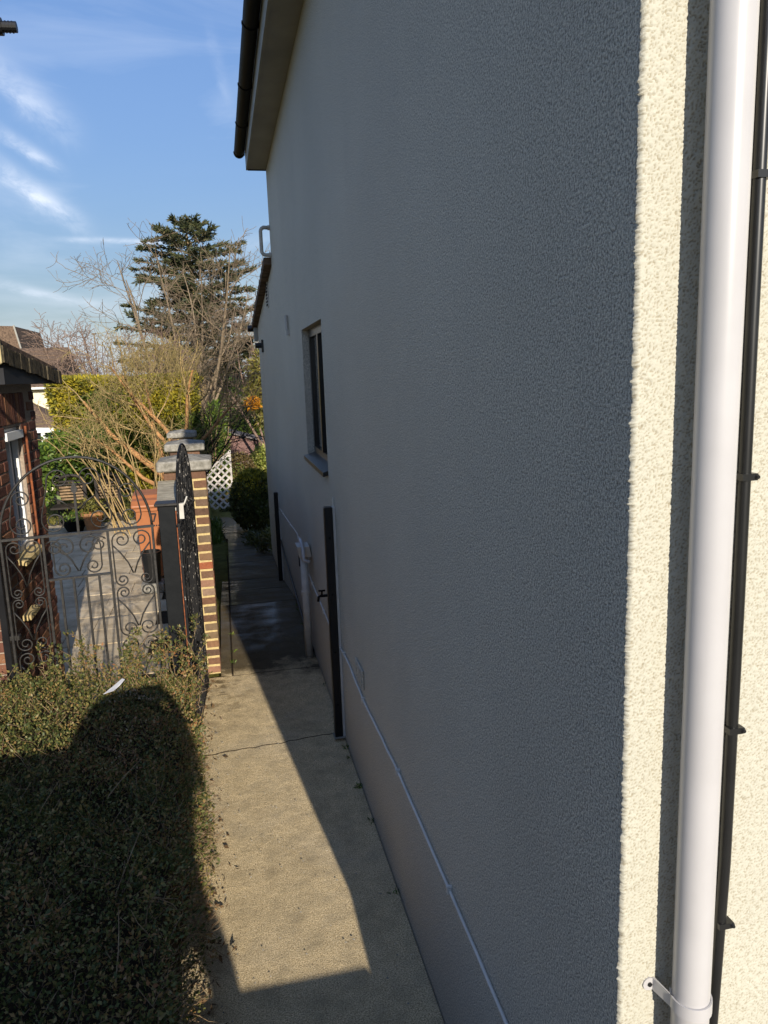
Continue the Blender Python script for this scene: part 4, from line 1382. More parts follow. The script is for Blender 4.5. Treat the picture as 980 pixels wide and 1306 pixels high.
def near_hedge():
    rt = empty('hedge', (-.85, 2.9, 0), 'low small leaved hedge filling the lower left, half in shadow', 'hedge')
    n = 130000
    ph = NR.uniform(0, 6.28, 8)

    def top(x, y):
        return .66 + .035 * np.sin(x * 5 + ph[0]) + .03 * np.sin(y * 4.1 + ph[1] + x) + .02 * np.sin(y * 11 + x * 9 + ph[2]) + .015 * np.sin(x * 23 + y * 17 + ph[3])

    def side(y, z):
        return -.232 + .028 * np.sin(y * 3.3 + ph[4]) + .02 * np.sin(y * 9 + z * 7 + ph[5]) + .012 * np.sin(z * 19 + y * 21 + ph[6]) - .10 * np.maximum(0, y - 4.0)
    x = NR.uniform(-1.75, -.17, n)
    y = NR.uniform(1.0, 4.74, n)
    z = NR.uniform(0.02, .80, n)
    tz = top(x, y); sx_ = side(y, z)
    dep = np.minimum(tz - z, (sx_ - x) * 1.0)
    dep = np.minimum(dep, (4.70 - y) * 1.2)
    keep = (dep > -.02) & (dep < .13) & (NR.uniform(0, 1, n) < np.clip(1.15 - dep * 6, 0.15, 1))
    P = np.stack([x, y, z], 1)[keep]
    # extra on the top surface near the viewer
    n2 = 64000
    x = NR.uniform(-1.75, -.2, n2); y = 1.0 + 3.74 * NR.uniform(0, 1, n2) ** 1.1
    z = top(x, y) - np.abs(NR.normal(size=n2)) * .03 + .012
    k2 = x < side(y, z)
    P = np.concatenate([P, np.stack([x, y, z], 1)[k2]])
    dirs = np.zeros_like(P); dirs[:, 2] = .55; dirs[:, 0] = np.where(P[:, 0] > -.32, .7, 0)
    leaves('foliage', P, .0165, MAT['L_hedge'], rt, .55, dirs=dirs, kind='stuff')
    rng = random.Random(5)
    tw, sp = [], []
    for _ in range(2600):
        x = rng.uniform(-1.7, -.25); y = rng.uniform(1.0, 4.7)
        z = float(top(x, y)) - rng.uniform(.02, .16)
        if x > float(side(y, z)): continue
        tw.append(grow(rng, (x, y, z), (rng.gauss(0, .8), rng.gauss(0, .8), .8), rng.uniform(.06, .17), .0020, 3, .2, 0, .5))
    for _ in range(700):
        y = rng.uniform(1.2, 4.7); z = rng.uniform(.03, .62)
        x = float(side(y, z)) - rng.uniform(0.01, .08)
        tw.append(grow(rng, (x, y, z), (.8, rng.gauss(0, .6), rng.gauss(.3, .6)), rng.uniform(.05, .13), .0020, 3, .25, 0, .5))
    # sprigs standing proud at the far edge by the gate
    LP, LD = [], []
    spots = [(-1.32, 4.55, .20), (-1.1, 4.62, .26), (-1.0, 4.6, .18), (-.80, 4.62, .30), (-.72, 4.6, .32), (-.66, 4.62, .24), (-.50, 4.60, .22), (-.42, 4.62, .28), (-.36, 4.60, .32), (-.30, 4.55, .28), (-.34, 4.35, .24), (-.27, 4.2, .18), (-.9, 4.55, .2), (-1.2, 4.5, .17), (-.6, 4.5, .2)]
    for _ in range(60):
        spots.append((rng.uniform(-1.6, -.3), rng.uniform(2.2, 4.65), rng.uniform(.06, .13)))
    for x, y, h in spots:
        for q in range(3 if h > .15 else 1):
            g = grow(rng, (x + rng.gauss(0, .03), y + rng.gauss(0, .02), .60), (rng.gauss(0, .25), rng.gauss(-.05, .15), 1), h + rng.uniform(.04, .10), .0028, 6, .14, 0, .4)
            tw.append(g)
            kids = branch_out(rng, g, 4, .3, 1, .08, .7, .8, steps=3, wob=.2)
            tw += kids
            for pts, rs in [g] + kids:
                for p in pts[1:]:
                    for _k in range(5):
                        LP.append(p + rv(rng, .006))
    leaves('sprigs', np.array([tuple(p) for p in LP]), .019, MAT['L_hedge'], rt, .5, up=.4, kind='stuff')
    # a few long bare shoots
    for a, b in (((-.72, 4.6, .62), (-.52, 4.62, .98)), ((-.58, 4.5, .6), (-.66, 4.5, .84)), ((-.33, 4.3, .45), (-.22, 4.1, .62)), ((-.36, 4.0, .5), (-.22, 3.7, .55)), ((-.5, 2.6, .62), (-.40, 2.75, .76)), ((-.9, 3.0, .62), (-.80, 3.2, .78)), ((-.62, 3.3, .62), (-.50, 3.45, .72)), ((-.28, 3.45, .5), (-.19, 3.35, .56)), ((-.45, 2.2, .6), (-.42, 2.35, .75)), ((-.75, 2.35, .62), (-.7, 2.55, .74))):
        d_ = Vector(b) - Vector(a)
        tw.append(grow(rng, a, d_, d_.length, .0032, 5, .06, 0, .5))
    fast_tubes('twigs', tw, MAT['hedgetwig'], rt, 3, kind='stuff')
    # dense woody middle
    m = MB()
    xs = np.linspace(-1.75, -.34, 14); ys = np.linspace(1.0, 4.6, 30)
    V, F = [], []
    for yv in ys:
        for xv in xs:
            V.append((xv, yv, float(top(xv, yv)) - .12 - rng.uniform(0, .04)))
    nx = len(xs)
    for j in range(len(ys) - 1):
        for i in range(nx - 1):
            F.append((j * nx + i, j * nx + i + 1, (j + 1) * nx + i + 1, (j + 1) * nx + i))
    b0 = len(V)
    for yv in ys:
        V.append((-.33 - .10 * max(0, yv - 4.0) + rng.uniform(-.02, .02), yv, 0.0))
    for j in range(len(ys) - 1):
        F.append((j * nx + nx - 1, b0 + j, b0 + j + 1, (j + 1) * nx + nx - 1))
    for i in range(nx - 1):
        pass
    m.add(V, F)
    m.build('woody_middle', MAT['soil'], rt)


near_hedge()
tagp = MB().add([(-.755, 4.20, .742), (-.71, 4.28, .752), (-.67, 4.345, .765), (-.652, 4.32, .768), (-.672, 4.265, .758), (-.70, 4.215, .750)], [(0, 5, 4, 3, 2, 1)])
tagp.v += [(x, y, z - .002) for x, y, z in tagp.v]
tagp.f += [(6, 7, 8, 9, 10, 11)] + [(i, (i + 1) % 6, (i + 1) % 6 + 6, i + 6) for i in range(6)]
tagp.build('paper_scrap', MAT['paper'], label='torn scrap of white paper lying on top of the hedge', cat='paper')

# dead leaves along the path edge
LP = []
for _ in range(260):
    y = R.uniform(2.2, 6.2)
    LP.append((-.33 + abs(R.gauss(0, .07)) + (.06 if y < 4.2 else 0), y, .006))
leaves('leaf_litter', np.array(LP), .03, simple('dead_leaf', (.14, .08, .035), (.06, .04, .02), 40, .9), None, .5, flat=0., dirs=np.array([[0, 0, -.2]] * len(LP)), jitter=.6, kind='stuff')

LP = []
for _ in range(34):
    y = R.uniform(2.0, 6.0) if R.random() < .7 else R.uniform(6.3, 8)
    x0_ = .655 if R.random() < .35 else (-.30 if y < 6 else -.06)
    for _k in range(R.randrange(4, 16)):
        LP.append((x0_ + R.gauss(0, .012) - (.006 if x0_ > 0 else 0), y + R.gauss(0, .02), path_z(y) + .002))
leaves('weeds', np.array(LP), .026, MAT['L_laurel'], None, .3, up=.9, kind='stuff')
# scattered grit and crumbs on the concrete
V_, F_ = [], []
for _ in range(520):
    y = R.uniform(2.0, 6.1); x = R.uniform(-.3, .64) if R.random() < .5 else -.30 + abs(R.gauss(0, .09))
    r_ = R.uniform(.0015, .0045)
    n_ = len(V_)
    V_ += [(x - r_, y - r_ * .7, .0005), (x + r_, y - r_, .0005), (x + r_ * .6, y + r_, .0005), (x - r_, y + r_ * .8, .0005), (x, y, r_ * 1.3)]
    F_ += [(n_, n_ + 1, n_ + 4), (n_ + 1, n_ + 2, n_ + 4), (n_ + 2, n_ + 3, n_ + 4), (n_ + 3, n_, n_ + 4)]
MB().add(V_, F_).build('grit', MAT['stone'], kind='stuff')

# ------------------------------------------------------------------ garden planting
# clipped golden conifer hedge


def box_hedge(name, label, x0, x1, y0, y1, z0, z1, n, ls, mat, seed=0, dense='L_golddark'):
    rt = empty(name, ((x0 + x1) / 2, (y0 + y1) / 2, z0), label, 'hedge')
    ph = NR.uniform(0, 6.28, 8)
    u = NR.uniform(0, 1, (n, 3))
    P = np.empty((n, 3))
    face = NR.choice(4, n, p=[.52, .24, .12, .12])          # front, top, left, right
    inn = np.abs(NR.normal(size=n)) * .09
    P[:, 0] = x0 + (x1 - x0) * u[:, 0]; P[:, 1] = y0 + (y1 - y0) * u[:, 1]; P[:, 2] = z0 + (z1 - z0) * u[:, 2]
    wob = lambda a, b: .10 * np.sin(a * 2.3 + ph[0]) + .07 * np.sin(b * 3.1 + ph[1] + a) + .05 * np.sin(a * 7 + b * 6 + ph[2])
    f = face == 0; P[f, 1] = y0 + inn[f] * 1.3 + wob(P[f, 0], P[f, 2])
    f = face == 1; P[f, 2] = z1 - inn[f] * .6 + .35 * wob(P[f, 0], P[f, 1])
    f = face == 2; P[f, 0] = x0 + inn[f] + wob(P[f, 1], P[f, 2])
    f = face == 3; P[f, 0] = x1 - inn[f] + wob(P[f, 1], P[f, 2])
    d = np.zeros((n, 3)); d[face == 0, 1] = -.8; d[face == 1, 2] = .8; d[face == 2, 0] = -.8; d[face == 3, 0] = .8
    d[:, 2] += .35
    topz = P[:, 2] > z1 - .5 + .3 * np.sin(P[:, 0] * 2.0)
    gold = topz | ((np.sin(P[:, 0] * 3.3 + ph[3]) + np.sin(P[:, 2] * 4.1 + ph[4]) + NR.normal(size=n) * .5) > .75)
    leaves('golden_foliage', P[gold], ls, MAT[mat], rt, .34, dirs=d[gold], kind='stuff')
    leaves('green_foliage', P[~gold], ls, MAT[dense], rt, .34, dirs=d[~gold], kind='stuff')
    MB().box(x0 + .22, x1 - .22, y0 + .25, y1 - .2, z0, z1 - .16).build('inner_growth', MAT['darktwig'], rt)
    return rt


box_hedge('conifer_hedge', 'tall clipped golden green conifer hedge behind the bare shrub', -3.35, -.50, 17.0, 18.2, -.1, 2.50, 56000, .092, 'L_gold')


def stem_shrub():
    rt = empty('bare_shrub', (-1.1, 13.2, 0), 'large bare multi stemmed shrub with tan branches in front of golden hedge', 'shrub')
    rng = random.Random(21)
    thick, thin = [], []
    # thick leaning limbs out of the right-hand stool
    limbs = [((-.86, 13.3, .70), (-1, .0, .75), 2.05, .068), ((-.90, 13.3, .75), (-.55, .1, .95), 1.9, .052), ((-.74, 13.3, 1.04), (-.25, .1, 1), 1.8, .046), ((-.72, 13.4, 1.1), (.25, .1, 1), 1.6, .044), ((-.79, 13.3, 1.0), (-.45, -.1, .9), 2.0, .042), ((-.70, 13.4, 1.1), (.55, .1, .9), 1.4, .037), ((-.89, 13.2, .62), (-.9, .1, .35), 1.6, .042)]
    for p, d, L, r in limbs:
        thick.append(grow(rng, p, d, L, r, 9, .13, .02, .35))
    for x in (-.84, -.78, -.72, -.92, -.81):
        thick.append(grow(rng, (x + rng.uniform(-.05, .05), 13.3, -.04), (rng.uniform(-.1, .1), 0, 1), 1.25, .055, 6, .09, 0, .8))
    for k in range(34):
        f = rng.uniform(0, 1)
        x = -1.95 + f * 1.15
        lean = rng.uniform(-.55, -.05) if f < .6 else rng.uniform(-.35, .25)
        thick.append(grow(rng, (x, 13.2 + rng.gauss(0, .25), -.04), (lean, rng.gauss(0, .12), 1), rng.uniform(1.3, 2.2), rng.uniform(.006, .020), 8, .085, 0, .4))
    l2 = []
    for i, g in enumerate(thick):
        big = i < 7
        l2 += branch_out(rng, g, 7 if big else (1 if i >= 12 else 2), .62 if i >= 12 else .45, 1, 1.25 if big else .9, .5, .62, steps=6, wob=.14, up=.07, taper=.35)
    l3 = []
    for g in l2:
        l3 += branch_out(rng, g, 5, .3, 1, .54, .52, .75, steps=5, wob=.2, up=.03, taper=.4)
    l4 = []
    for g in l3:
        l4 += branch_out(rng, g, 2, .25, 1, .22, .6, .85, steps=3, wob=.25, taper=.5)
    fine_ = []
    for _ in range(270):                       # upright fine growth on top of the shrub
        x = -1.02 + rng.gauss(0, .50)
        zt_ = 3.15 - .55 * abs(x + 1.0) - rng.random() ** 1.5 * .65
        fine_.append(grow(rng, (x, 13.4 + rng.gauss(0, .35), zt_ - .35), (rng.gauss(0, .35), rng.gauss(0, .3), 1), rng.uniform(.3, .6), .004, 4, .16, 0, .5))
    l3 += fine_
    l4 += [q for g in fine_ for q in branch_out(rng, g, 3, .2, 1, .22, .7, .8, steps=3, wob=.2, taper=.5)]
    fl = lambda paths, m: [(p, [max(x, m) for x in r]) for p, r in paths]
    fast_tubes('limbs', thick[:12], MAT['barkorange'], rt, 7)
    fast_tubes('stems', thick[12:], MAT['bark'], rt, 5)
    fast_tubes('branches', fl(l2, .005), MAT['bark'], rt, 4, kind='stuff')
    fast_tubes('twigs', fl(l3, .0034) + fl(l4, .0026), MAT['olivetwig'], rt, 3)
    # orange dead growth at the stool and a few buds of yellow leaf
    P = np.array([-.74, 13.25, .95]) + NR.normal(size=(500, 3)) * np.array([.16, .12, .14])
    leaves('dead_growth', P, .07, MAT['terracotta'], rt, .3, kind='stuff')


stem_shrub()


def bare_tree(name, label, x, y, zb, H, spread, nstem, seed, mat, n2=9, n3=7, n4=4, rt_r=.10, lean=0., minr=.010, cat='tree', group=None, low=.25):
    rng = random.Random(seed)
    rt = empty(name, (x, y, zb), label, cat, group)
    a, b, c, e = [], [], [], []
    for k in range(nstem):
        an = 6.28 * k / nstem + rng.uniform(-.3, .3)
        s = spread * rng.uniform(.25, 1)
        d = Vector((math.cos(an) * s + lean, math.sin(an) * s * .7, 1))
        a.append(grow(rng, (x + math.cos(an) * .08 * spread, y + math.sin(an) * .08 * spread, zb), d, H * rng.uniform(.8, 1.02), rt_r * rng.uniform(.65, 1), 9, .075, .05, .18))
    for g in a: b += branch_out(rng, g, n2, low, .95, H * .34, .5, .85, steps=6, wob=.13, up=.06, taper=.3)
    for g in b: c += branch_out(rng, g, n3, .2, 1, H * .16, .5, .75, steps=5, wob=.16, up=.02, taper=.4)
    for g in c: e += branch_out(rng, g, n4, .2, 1, H * .075, .6, .8, steps=3, wob=.2, taper=.5)
    fl = lambda paths, m: [(p, [max(q, m) for q in r]) for p, r in paths]
    fast_tubes('trunk', a, MAT[mat], rt, 6)
    fast_tubes('branches', fl(b, minr * 1.3), MAT[mat], rt, 4)
    fast_tubes('crown', fl(c, minr) + fl(e, minr * .8), MAT[mat], rt, 3)
    return rt


bare_tree('bare_tree', 'tall bare spreading tree with many grey tan trunks in front of the cedar', -1.30, 30, -.8, 8.3, .66, 9, 4, 'twig', 8, 6, 4, .11, 0, .0085)
bare_tree('bare_tree', 'bare round topped tree with reddish twigs left of the cedar', -3.75, 25, -.6, 4.9, .42, 6, 8, 'twigpink', 8, 6, 4, .07, 0, .008)
bare_tree('bare_tree', 'small bare tree crown just above the golden hedge near the tan shrub', -2.4, 22.5, -.6, 4.5, .42, 6, 17, 'twigpink', 8, 6, 4, .06, 0, .007)
bare_tree('bare_tree', 'bare dark branched tree right of the tan shrub beside the grey wall', -1.15, 17.6, -.4, 3.6, .35, 4, 12, 'darktwig', 8, 6, 3, .045, .55, .006)
bare_tree('bare_tree', 'pale bare tree rising behind the grey wall edge', 1.9, 34, -.8, 6.6, .6, 5, 27, 'twigpink', 8, 6, 4, .09, -.12, .010)
bare_tree('bare_tree', 'far bare twigs between the two brown roofs', -11.8, 60, -1.6, 7.2, .5, 4, 33, 'twigpink', 6, 5, 3, .10, 0, .016)


def cedar():
    rng = random.Random(9)
    x, y, zb, H = -.85, 40, -1.0, 10.75
    rt = empty('cedar_tree', (x, y, zb), 'tall dark evergreen cedar with level tiers and pointed top', 'tree')
    tr = grow(rng, (x, y, zb), (0, 0, 1), H, .36, 12, .012, 0, .08)
    tw, LP, LD = [], [], []
    tiers = 20
    for k in range(tiers):
        f = .30 + .69 * k / (tiers - 1)
        nb = 8 if f < .85 else 5
        a0 = rng.uniform(0, 6.28)
        for q_ in range(nb):
            z = zb + H * (f + rng.gauss(0, .008))
            an = a0 + 6.28 * q_ / nb + rng.gauss(0, .25)
            Lb = (4.15 * (1 - f) ** .30 * (1.0 if f > .45 else .6 + .9 * f) * rng.choice((.55, .75, .95, 1.1)) + .05)
            d = Vector((math.cos(an), math.sin(an), rng.uniform(.12, .38) + 1.6 * max(0, f - .84)))
            g = grow(rng, (x, y, z), d, Lb, .05 * (1 - f) + .018, 8, .05, -.012, .3)
            tw.append((g[0], [max(r_, .010) for r_ in g[1]]))
            t0 = (g[0][-1] - g[0][0]).normalized()
            sd_ = t0.cross(Vector((0, 0, 1))).normalized()
            nk = int(5 + Lb * 4)
            for j in range(nk):
                ff = .18 + .82 * (j + rng.random()) / nk
                i = min(int(ff * 8), 7)
                q = g[0][i].lerp(g[0][i + 1], ff * 8 - i)
                s_ = 1 if j % 2 else -1
                L2 = (.30 + .30 * Lb * (1 - ff) * .8) * rng.uniform(.6, 1.2)
                kid = grow(rng, q, t0 * .75 + sd_ * s_ * .8 + Vector((0, 0, rng.uniform(-.05, .12))), L2, .009, 4, .08, .01, .6)
                tw.append(kid)
                if rng.random() < .06: continue
                pts = kid[0]
                for i2 in range(4):
                    for _k in range(6):
                        LP.append(pts[i2].lerp(pts[i2 + 1], rng.random()) + Vector((rng.gauss(0, .03), rng.gauss(0, .03), rng.gauss(.015, .015))))
                        LD.append((pts[i2 + 1] - pts[i2]).normalized() * 1.1 + Vector((0, 0, .12)))
            for _k in range(8):
                LP.append(g[0][-1] + rv(rng, .03)); LD.append(t0 * 1.2)
    fast_tubes('trunk', [tr], MAT['bark'], rt, 10)
    fast_tubes('branches', tw, MAT['twig'], rt, 3)
    leaves('crown', np.array([tuple(p) for p in LP]), .20, MAT['L_cedar'], rt, .26, dirs=np.array([tuple(p) for p in LD]), jitter=.5, flat=.85, kind='stuff')


cedar()

# rounded shrubs at the end of the passage
fd = leafy('domed_shrub', 'front rounded clipped green shrub with a sunlit top painted in yellow leaves beside the far end of the grey wall', 'shrub', (.54, 16.2, -.17), (.50, .52, .66), 8000, .058, 'L_dome', .6, .80, lump=.07)
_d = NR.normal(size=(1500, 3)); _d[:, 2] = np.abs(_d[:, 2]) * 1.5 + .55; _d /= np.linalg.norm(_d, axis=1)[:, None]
leaves('painted_sun_tips', np.array([.54, 16.2, -.17]) + _d * np.array([.50, .52, .66]) * NR.uniform(.94, 1.06, 1500)[:, None], .06, MAT['L_gold'], fd, .5, dirs=_d, kind='stuff')  # yellow leaves stand in for sunlight on top of the shaded crown
leafy('domed_shrub', 'rear rounded bronze green shrub next to the white trellis', 'shrub', (0.363, 28.05, -1.388), (.93, .85, 1.09), 10000, .075, 'L_brown', .6, .80, lump=.09)
leafy('leafy_shrub', 'small yellow green plant tucked left of the front rounded shrub', 'shrub', (0.049, 25.74, -2.114), (.30, .33, .43), 1400, .075, 'L_dome', .6, .5, lump=.2)
leafy('variegated_shrub', 'bright yellow variegated bush in front of the red brown shed', 'shrub', (1.617, 30.69, -1.008), (.69, .77, .74), 3600, .11, 'L_yellow', .6, .55, lump=.25)
leafy('laurel_shrub', 'big glossy dark green laurel filling the gap beside the grey wall', 'shrub', (1.45, 41, -.20), (2.7, 1.4, 2.45), 12000, .23, 'L_laurel', .5, .6, lump=.2)
leafy('cone_shrub', 'slim upright green conifer behind the nearest pier cap', 'shrub', (-.28, 27, .05), (.36, .36, 1.80), 8000, .135, 'L_laurel', .34, .45, lump=.14, up=.9)
leafy('leafy_shrub', 'light green ivy like bush beside the garage corner below the cream house', 'shrub', (-3.12, 13.9, .95), (.22, .3, .50), 1800, .08, 'L_laurel', .6, .4, lump=.3)
leafy('leafy_shrub', 'green bush hanging over the dark garden chairs', 'shrub', (-2.95, 15.6, 1.05), (.75, .5, .50), 5200, .085, 'L_laurel', .55, .5, lump=.25)
leafy('orange_shrub', 'small bright orange leaved bush high beside the grey wall', 'shrub', (1.00, 24.5, 1.62), (.20, .25, .16), 420, .12, 'L_orange', .5, .3, lump=.3, core=False)
leafy('copper_tree', 'dark copper leaved tree behind the bare dark branches', 'tree', (.20, 44, 1.1), (1.75, 1.3, 2.4), 9000, .19, 'L_red', .5, .55, lump=.2, stem_mat='darktwig')
leafy('bamboo_clump', 'yellowish feathery bamboo clump close to the grey wall', 'plant', (1.33, 26, 2.0), (.50, .5, 1.15), 2200, .26, 'L_bamboo', .16, .2, lump=.3, core=False, up=-.4)
for sx_, sy_, hh in ((.55, 12.9, .3), (.52, 13.6, .25), (.40, 14.0, .22)):
    P = np.array([sx_, sy_, path_z(sy_) + hh * .5]) + NR.normal(size=(300, 3)) * np.array([.08, .12, hh * .3])
    o_ = empty('low_plant', (sx_, sy_, path_z(sy_)), {12.9: 'dark low plant at the wall foot nearest the far post', 13.6: 'middle dark low plant at the wall foot by the path', 14.0: 'low plant in front of the front rounded shrub'}[sy_], 'plant', 'low plants by the wall foot')
    leaves('foliage', P, .09, MAT['L_dome'], o_, .3, up=.6, kind='stuff')
    fast_tubes('stems', [grow(R, (sx_ + R.gauss(0, .04), sy_ + R.gauss(0, .06), path_z(sy_)), (R.gauss(0, .3), R.gauss(0, .3), 1), hh, .006, 3) for _ in range(8)], MAT['hedgetwig'], o_, 3)

# grass tufts on the lawn strip beyond the patio
P = np.stack([NR.uniform(-5, -.7, 9000), NR.uniform(14.0, 17.2, 9000), np.full(9000, -.03)], 1)
leaves('grass', P, .07, MAT['L_bamboo'], None, .12, up=1.6, kind='stuff')
P = np.stack([NR.uniform(-.45, -.2, 900), NR.uniform(14.8, 17.5, 900), np.array([path_z(16)] * 900)], 1)
leaves('grass', P, .12, MAT['L_laurel'], None, .15, up=1.4, kind='stuff')

# white trellis
tr_ = empty('trellis', (-.3, 25, -1.9), 'white diagonal lattice trellis between brick pier and rounded shrubs', 'trellis')
TX0, TX1, TZ0, TY = -.66, .16, -1.75, 25.0
t_top = lambda x: -.46 + (x + .54) * .84
pit_ = .25
for s in (1, -1):
    for k in range(-14, 16):
        # the strip z = TZ0 + s*(x - c), clipped to the panel
        c_ = TX0 + k * pit_
        xs_ = [TX0 + (TX1 - TX0) * i / 60 for i in range(61)]
        ok = [x for x in xs_ if TZ0 <= TZ0 + s * (x - c_) <= t_top(x)]
        if len(ok) > 5:
            p = (ok[0], TY + .008 * s, TZ0 + s * (ok[0] - c_)); q = (ok[-1], TY + .008 * s, TZ0 + s * (ok[-1] - c_))
            MB().bar(p, q, .012, .058).build('lattice_strip', MAT['trellis'], tr_)
MB().bar((TX0, TY, t_top(TX0)), (TX1, TY, t_top(TX1)), .05, .05).build('top_rail', MAT['trellis'], tr_)
for x in (TX0, TX1):
    MB().bar((x, TY, -2.4), (x, TY, t_top(x) + .03), .05, .05).build('post', MAT['trellis'], tr_)

# garden shed
sh = empty('garden_shed', (.8, 37, -2.3), 'red brown boarded garden shed with low grey felt roof', 'shed')
SX0, SX1, SY0, SY1 = -.10, 2.80, 36.0, 38.6
RX, RZ, RS = .20, -.05, .30                      # ridge x, ridge underside, slope
zr = lambda x: RZ - abs(x - RX) * RS
MB().prism([(SX0 + .03, 0, -2.4), (SX1 - .03, 0, -2.4), (SX1 - .03, 0, zr(SX1)), (RX, 0, RZ), (SX0 + .03, 0, zr(SX0))], (0, SY0 + .03, 0), (0, SY1, 0)).build('frame', MAT['darkwood'], sh)
z = -2.3
while z < RZ - .05:
    xr = min(SX1, RX + (RZ - z - .14) / RS) if z > zr(SX1) - .14 else SX1
    xl = SX0 if z + .13 < zr(SX0) else RX - (RZ - z - .14) / RS
    if xr - xl > .1:
        MB().prism([(0, SY0, z), (0, SY0 + .022, z + .132), (0, SY0 + .028, z + .132), (0, SY0 + .028, z)], (max(xl, SX0), 0, 0), (xr, 0, 0)).build('board', MAT['shedwood'], sh)
    z += .14
MB().prism([(SX0 - .1, 0, zr(SX0 - .1) + .05), (RX, 0, RZ + .06), (SX1 + .12, 0, zr(SX1 + .12) + .05), (SX1 + .12, 0, zr(SX1 + .12) + .0), (RX, 0, RZ + .004), (SX0 - .1, 0, zr(SX0 - .1) + .0)], (0, SY0 - .15, 0), (0, SY1 + .1, 0)).build('roof', MAT['shedroof'], sh)
MB().box(RX - .03, RX + .03, SY0 - .03, SY0 - .005, -2.3, -.13).build('corner_trim', MAT['shedwood'], sh)

# ------------------------------------------------------------------ houses beyond
fh = empty('cream_house', (-10.5, 47, -2), 'distant cream rendered house with brown tiled roof and black downpipe', 'house')
MB().box(-15.5, -8.95, 45, 53, -2.4, 2.32).build('wall', MAT['housecream'], fh)
m = MB().prism([(-15.9, 44.6, 2.30), (-15.9, 53.4, 2.30), (-15.9, 49, 4.55)], (0, 0, 0), (7.3, 0, 0))
rf = m.build('roof', MAT['roof'], fh)
for k in range(9):
    MB().prism([(-15.9, 44.6 + k * .489, 2.335 + k * .25), (-15.9, 44.6 + k * .489 + .489, 2.335 + k * .25 + .25), (-15.9, 44.6 + k * .489 + .489, 2.355 + k * .25 + .25), (-15.9, 44.6 + k * .489, 2.395 + k * .25)], (0, 0, 0), (7.3, 0, 0)).build('tile_course', MAT['roof'], rf)
MB().tube([(-9.25, 44.9, 2.25), (-9.20, 44.9, 2.0), (-9.20, 44.9, -1.2)], .05, 8).build('downpipe', MAT['black'], fh)
MB().box(-15.9, -8.6, 44.5, 44.6, 2.22, 2.33).build('gutter', MAT['wframe'], fh)
MB().lathe((-9.85, 44.8, 1.0), [(.30, 0), (.22, .06), (.05, .1)], 14).build('dish', MAT['dullwhite'], fh)
h2 = empty('brown_roof_house', (-14, 56, -2), 'farther house with dark brown gable roof at the left edge', 'house')
MB().box(-19, -13.0, 56, 63, -2.4, 4.4).build('wall', MAT['housecream'], h2)
MB().prism([(-19.4, 0, 4.3), (-12.7, 0, 4.3), (-13.1, 0, 6.35), (-19.4, 0, 6.6)], (0, 55.6, 0), (0, 63.4, 0)).build('roof', MAT['roof'], h2)
MB().bar((-12.68, 55.55, 4.3), (-13.08, 55.55, 6.4), .08, .10).build('bargeboard', MAT['fascia'], h2)
cs = empty('conservatory', (-8.2, 36.5, -1.4), 'white framed conservatory with brown tiled roof below the cream house', 'conservatory')
MB().add([(-10.5, 35.7, 0.70), (-6.9, 35.7, 0.58), (-6.9, 39.5, 0.58), (-10.5, 39.5, 0.70), (-10.5, 37.5, 1.95), (-8.6, 37.6, 1.75)], [(0, 1, 5, 4), (1, 2, 5), (2, 3, 4, 5), (0, 4, 3), (0, 3, 2, 1)]).build('roof', MAT['roof'], cs)
MB().box(-10.4, -6.95, 35.74, 35.80, .38, .60).build('fascia', MAT['wframe'], cs)
MB().box(-10.4, -7.0, 36.0, 36.06, -1.6, .38).build('pane', MAT['glass'], cs)
for x in (-9.6, -8.55, -7.85, -7.12):
    MB().box(x, x + .16, 35.82, 35.98, -1.6, .38).build('frame_post', MAT['wframe'], cs)
MB().box(-10.4, -7.0, 35.83, 36.5, -2.6, -1.05).build('base_wall', MAT['housecream'], cs)
an = empty('aerial_pole', (-3.6, 33, 0), 'thin grey aerial pole rising above the bare trees', 'pole')
MB().tube([(-4.85, 33, -1), (-4.80, 33, 4.4)], .025, 6).build('pole', MAT['twig'], an)
MB().box(-4.9, -4.72, 32.98, 33.02, 4.36, 4.42).build('tip', MAT['twig'], an)

# black pipe end at the top left, on a post that stands outside the picture
le = empty('pipe_end', (-.53, 2.5, 3.43), 'short black pipe end with thicker collar poking into the top left sky', 'pipe')
MB().tube([(-1.9, 2.5, 3.43), (-.527, 2.5, 3.432)], .021, 14).tube([(-.545, 2.5, 3.4315), (-.524, 2.5, 3.432)], .0225, 14).build('collar', MAT['black'], le)
MB().tube([(-.524, 2.5, 3.432), (-.4865, 2.5, 3.433)], .0145, 14).build('nozzle', MAT['black'], le)
for u in (-.517, -.508, -.499):
    MB().tube([(u, 2.5, 3.4323), (u + .003, 2.5, 3.4323)], .0158, 14).build('thread_ring', MAT['black'], le)
MB().tube([(-1.9, 2.5, -.03), (-1.9, 2.5, 3.46)], .024, 12).build('mast', MAT['black'], le)

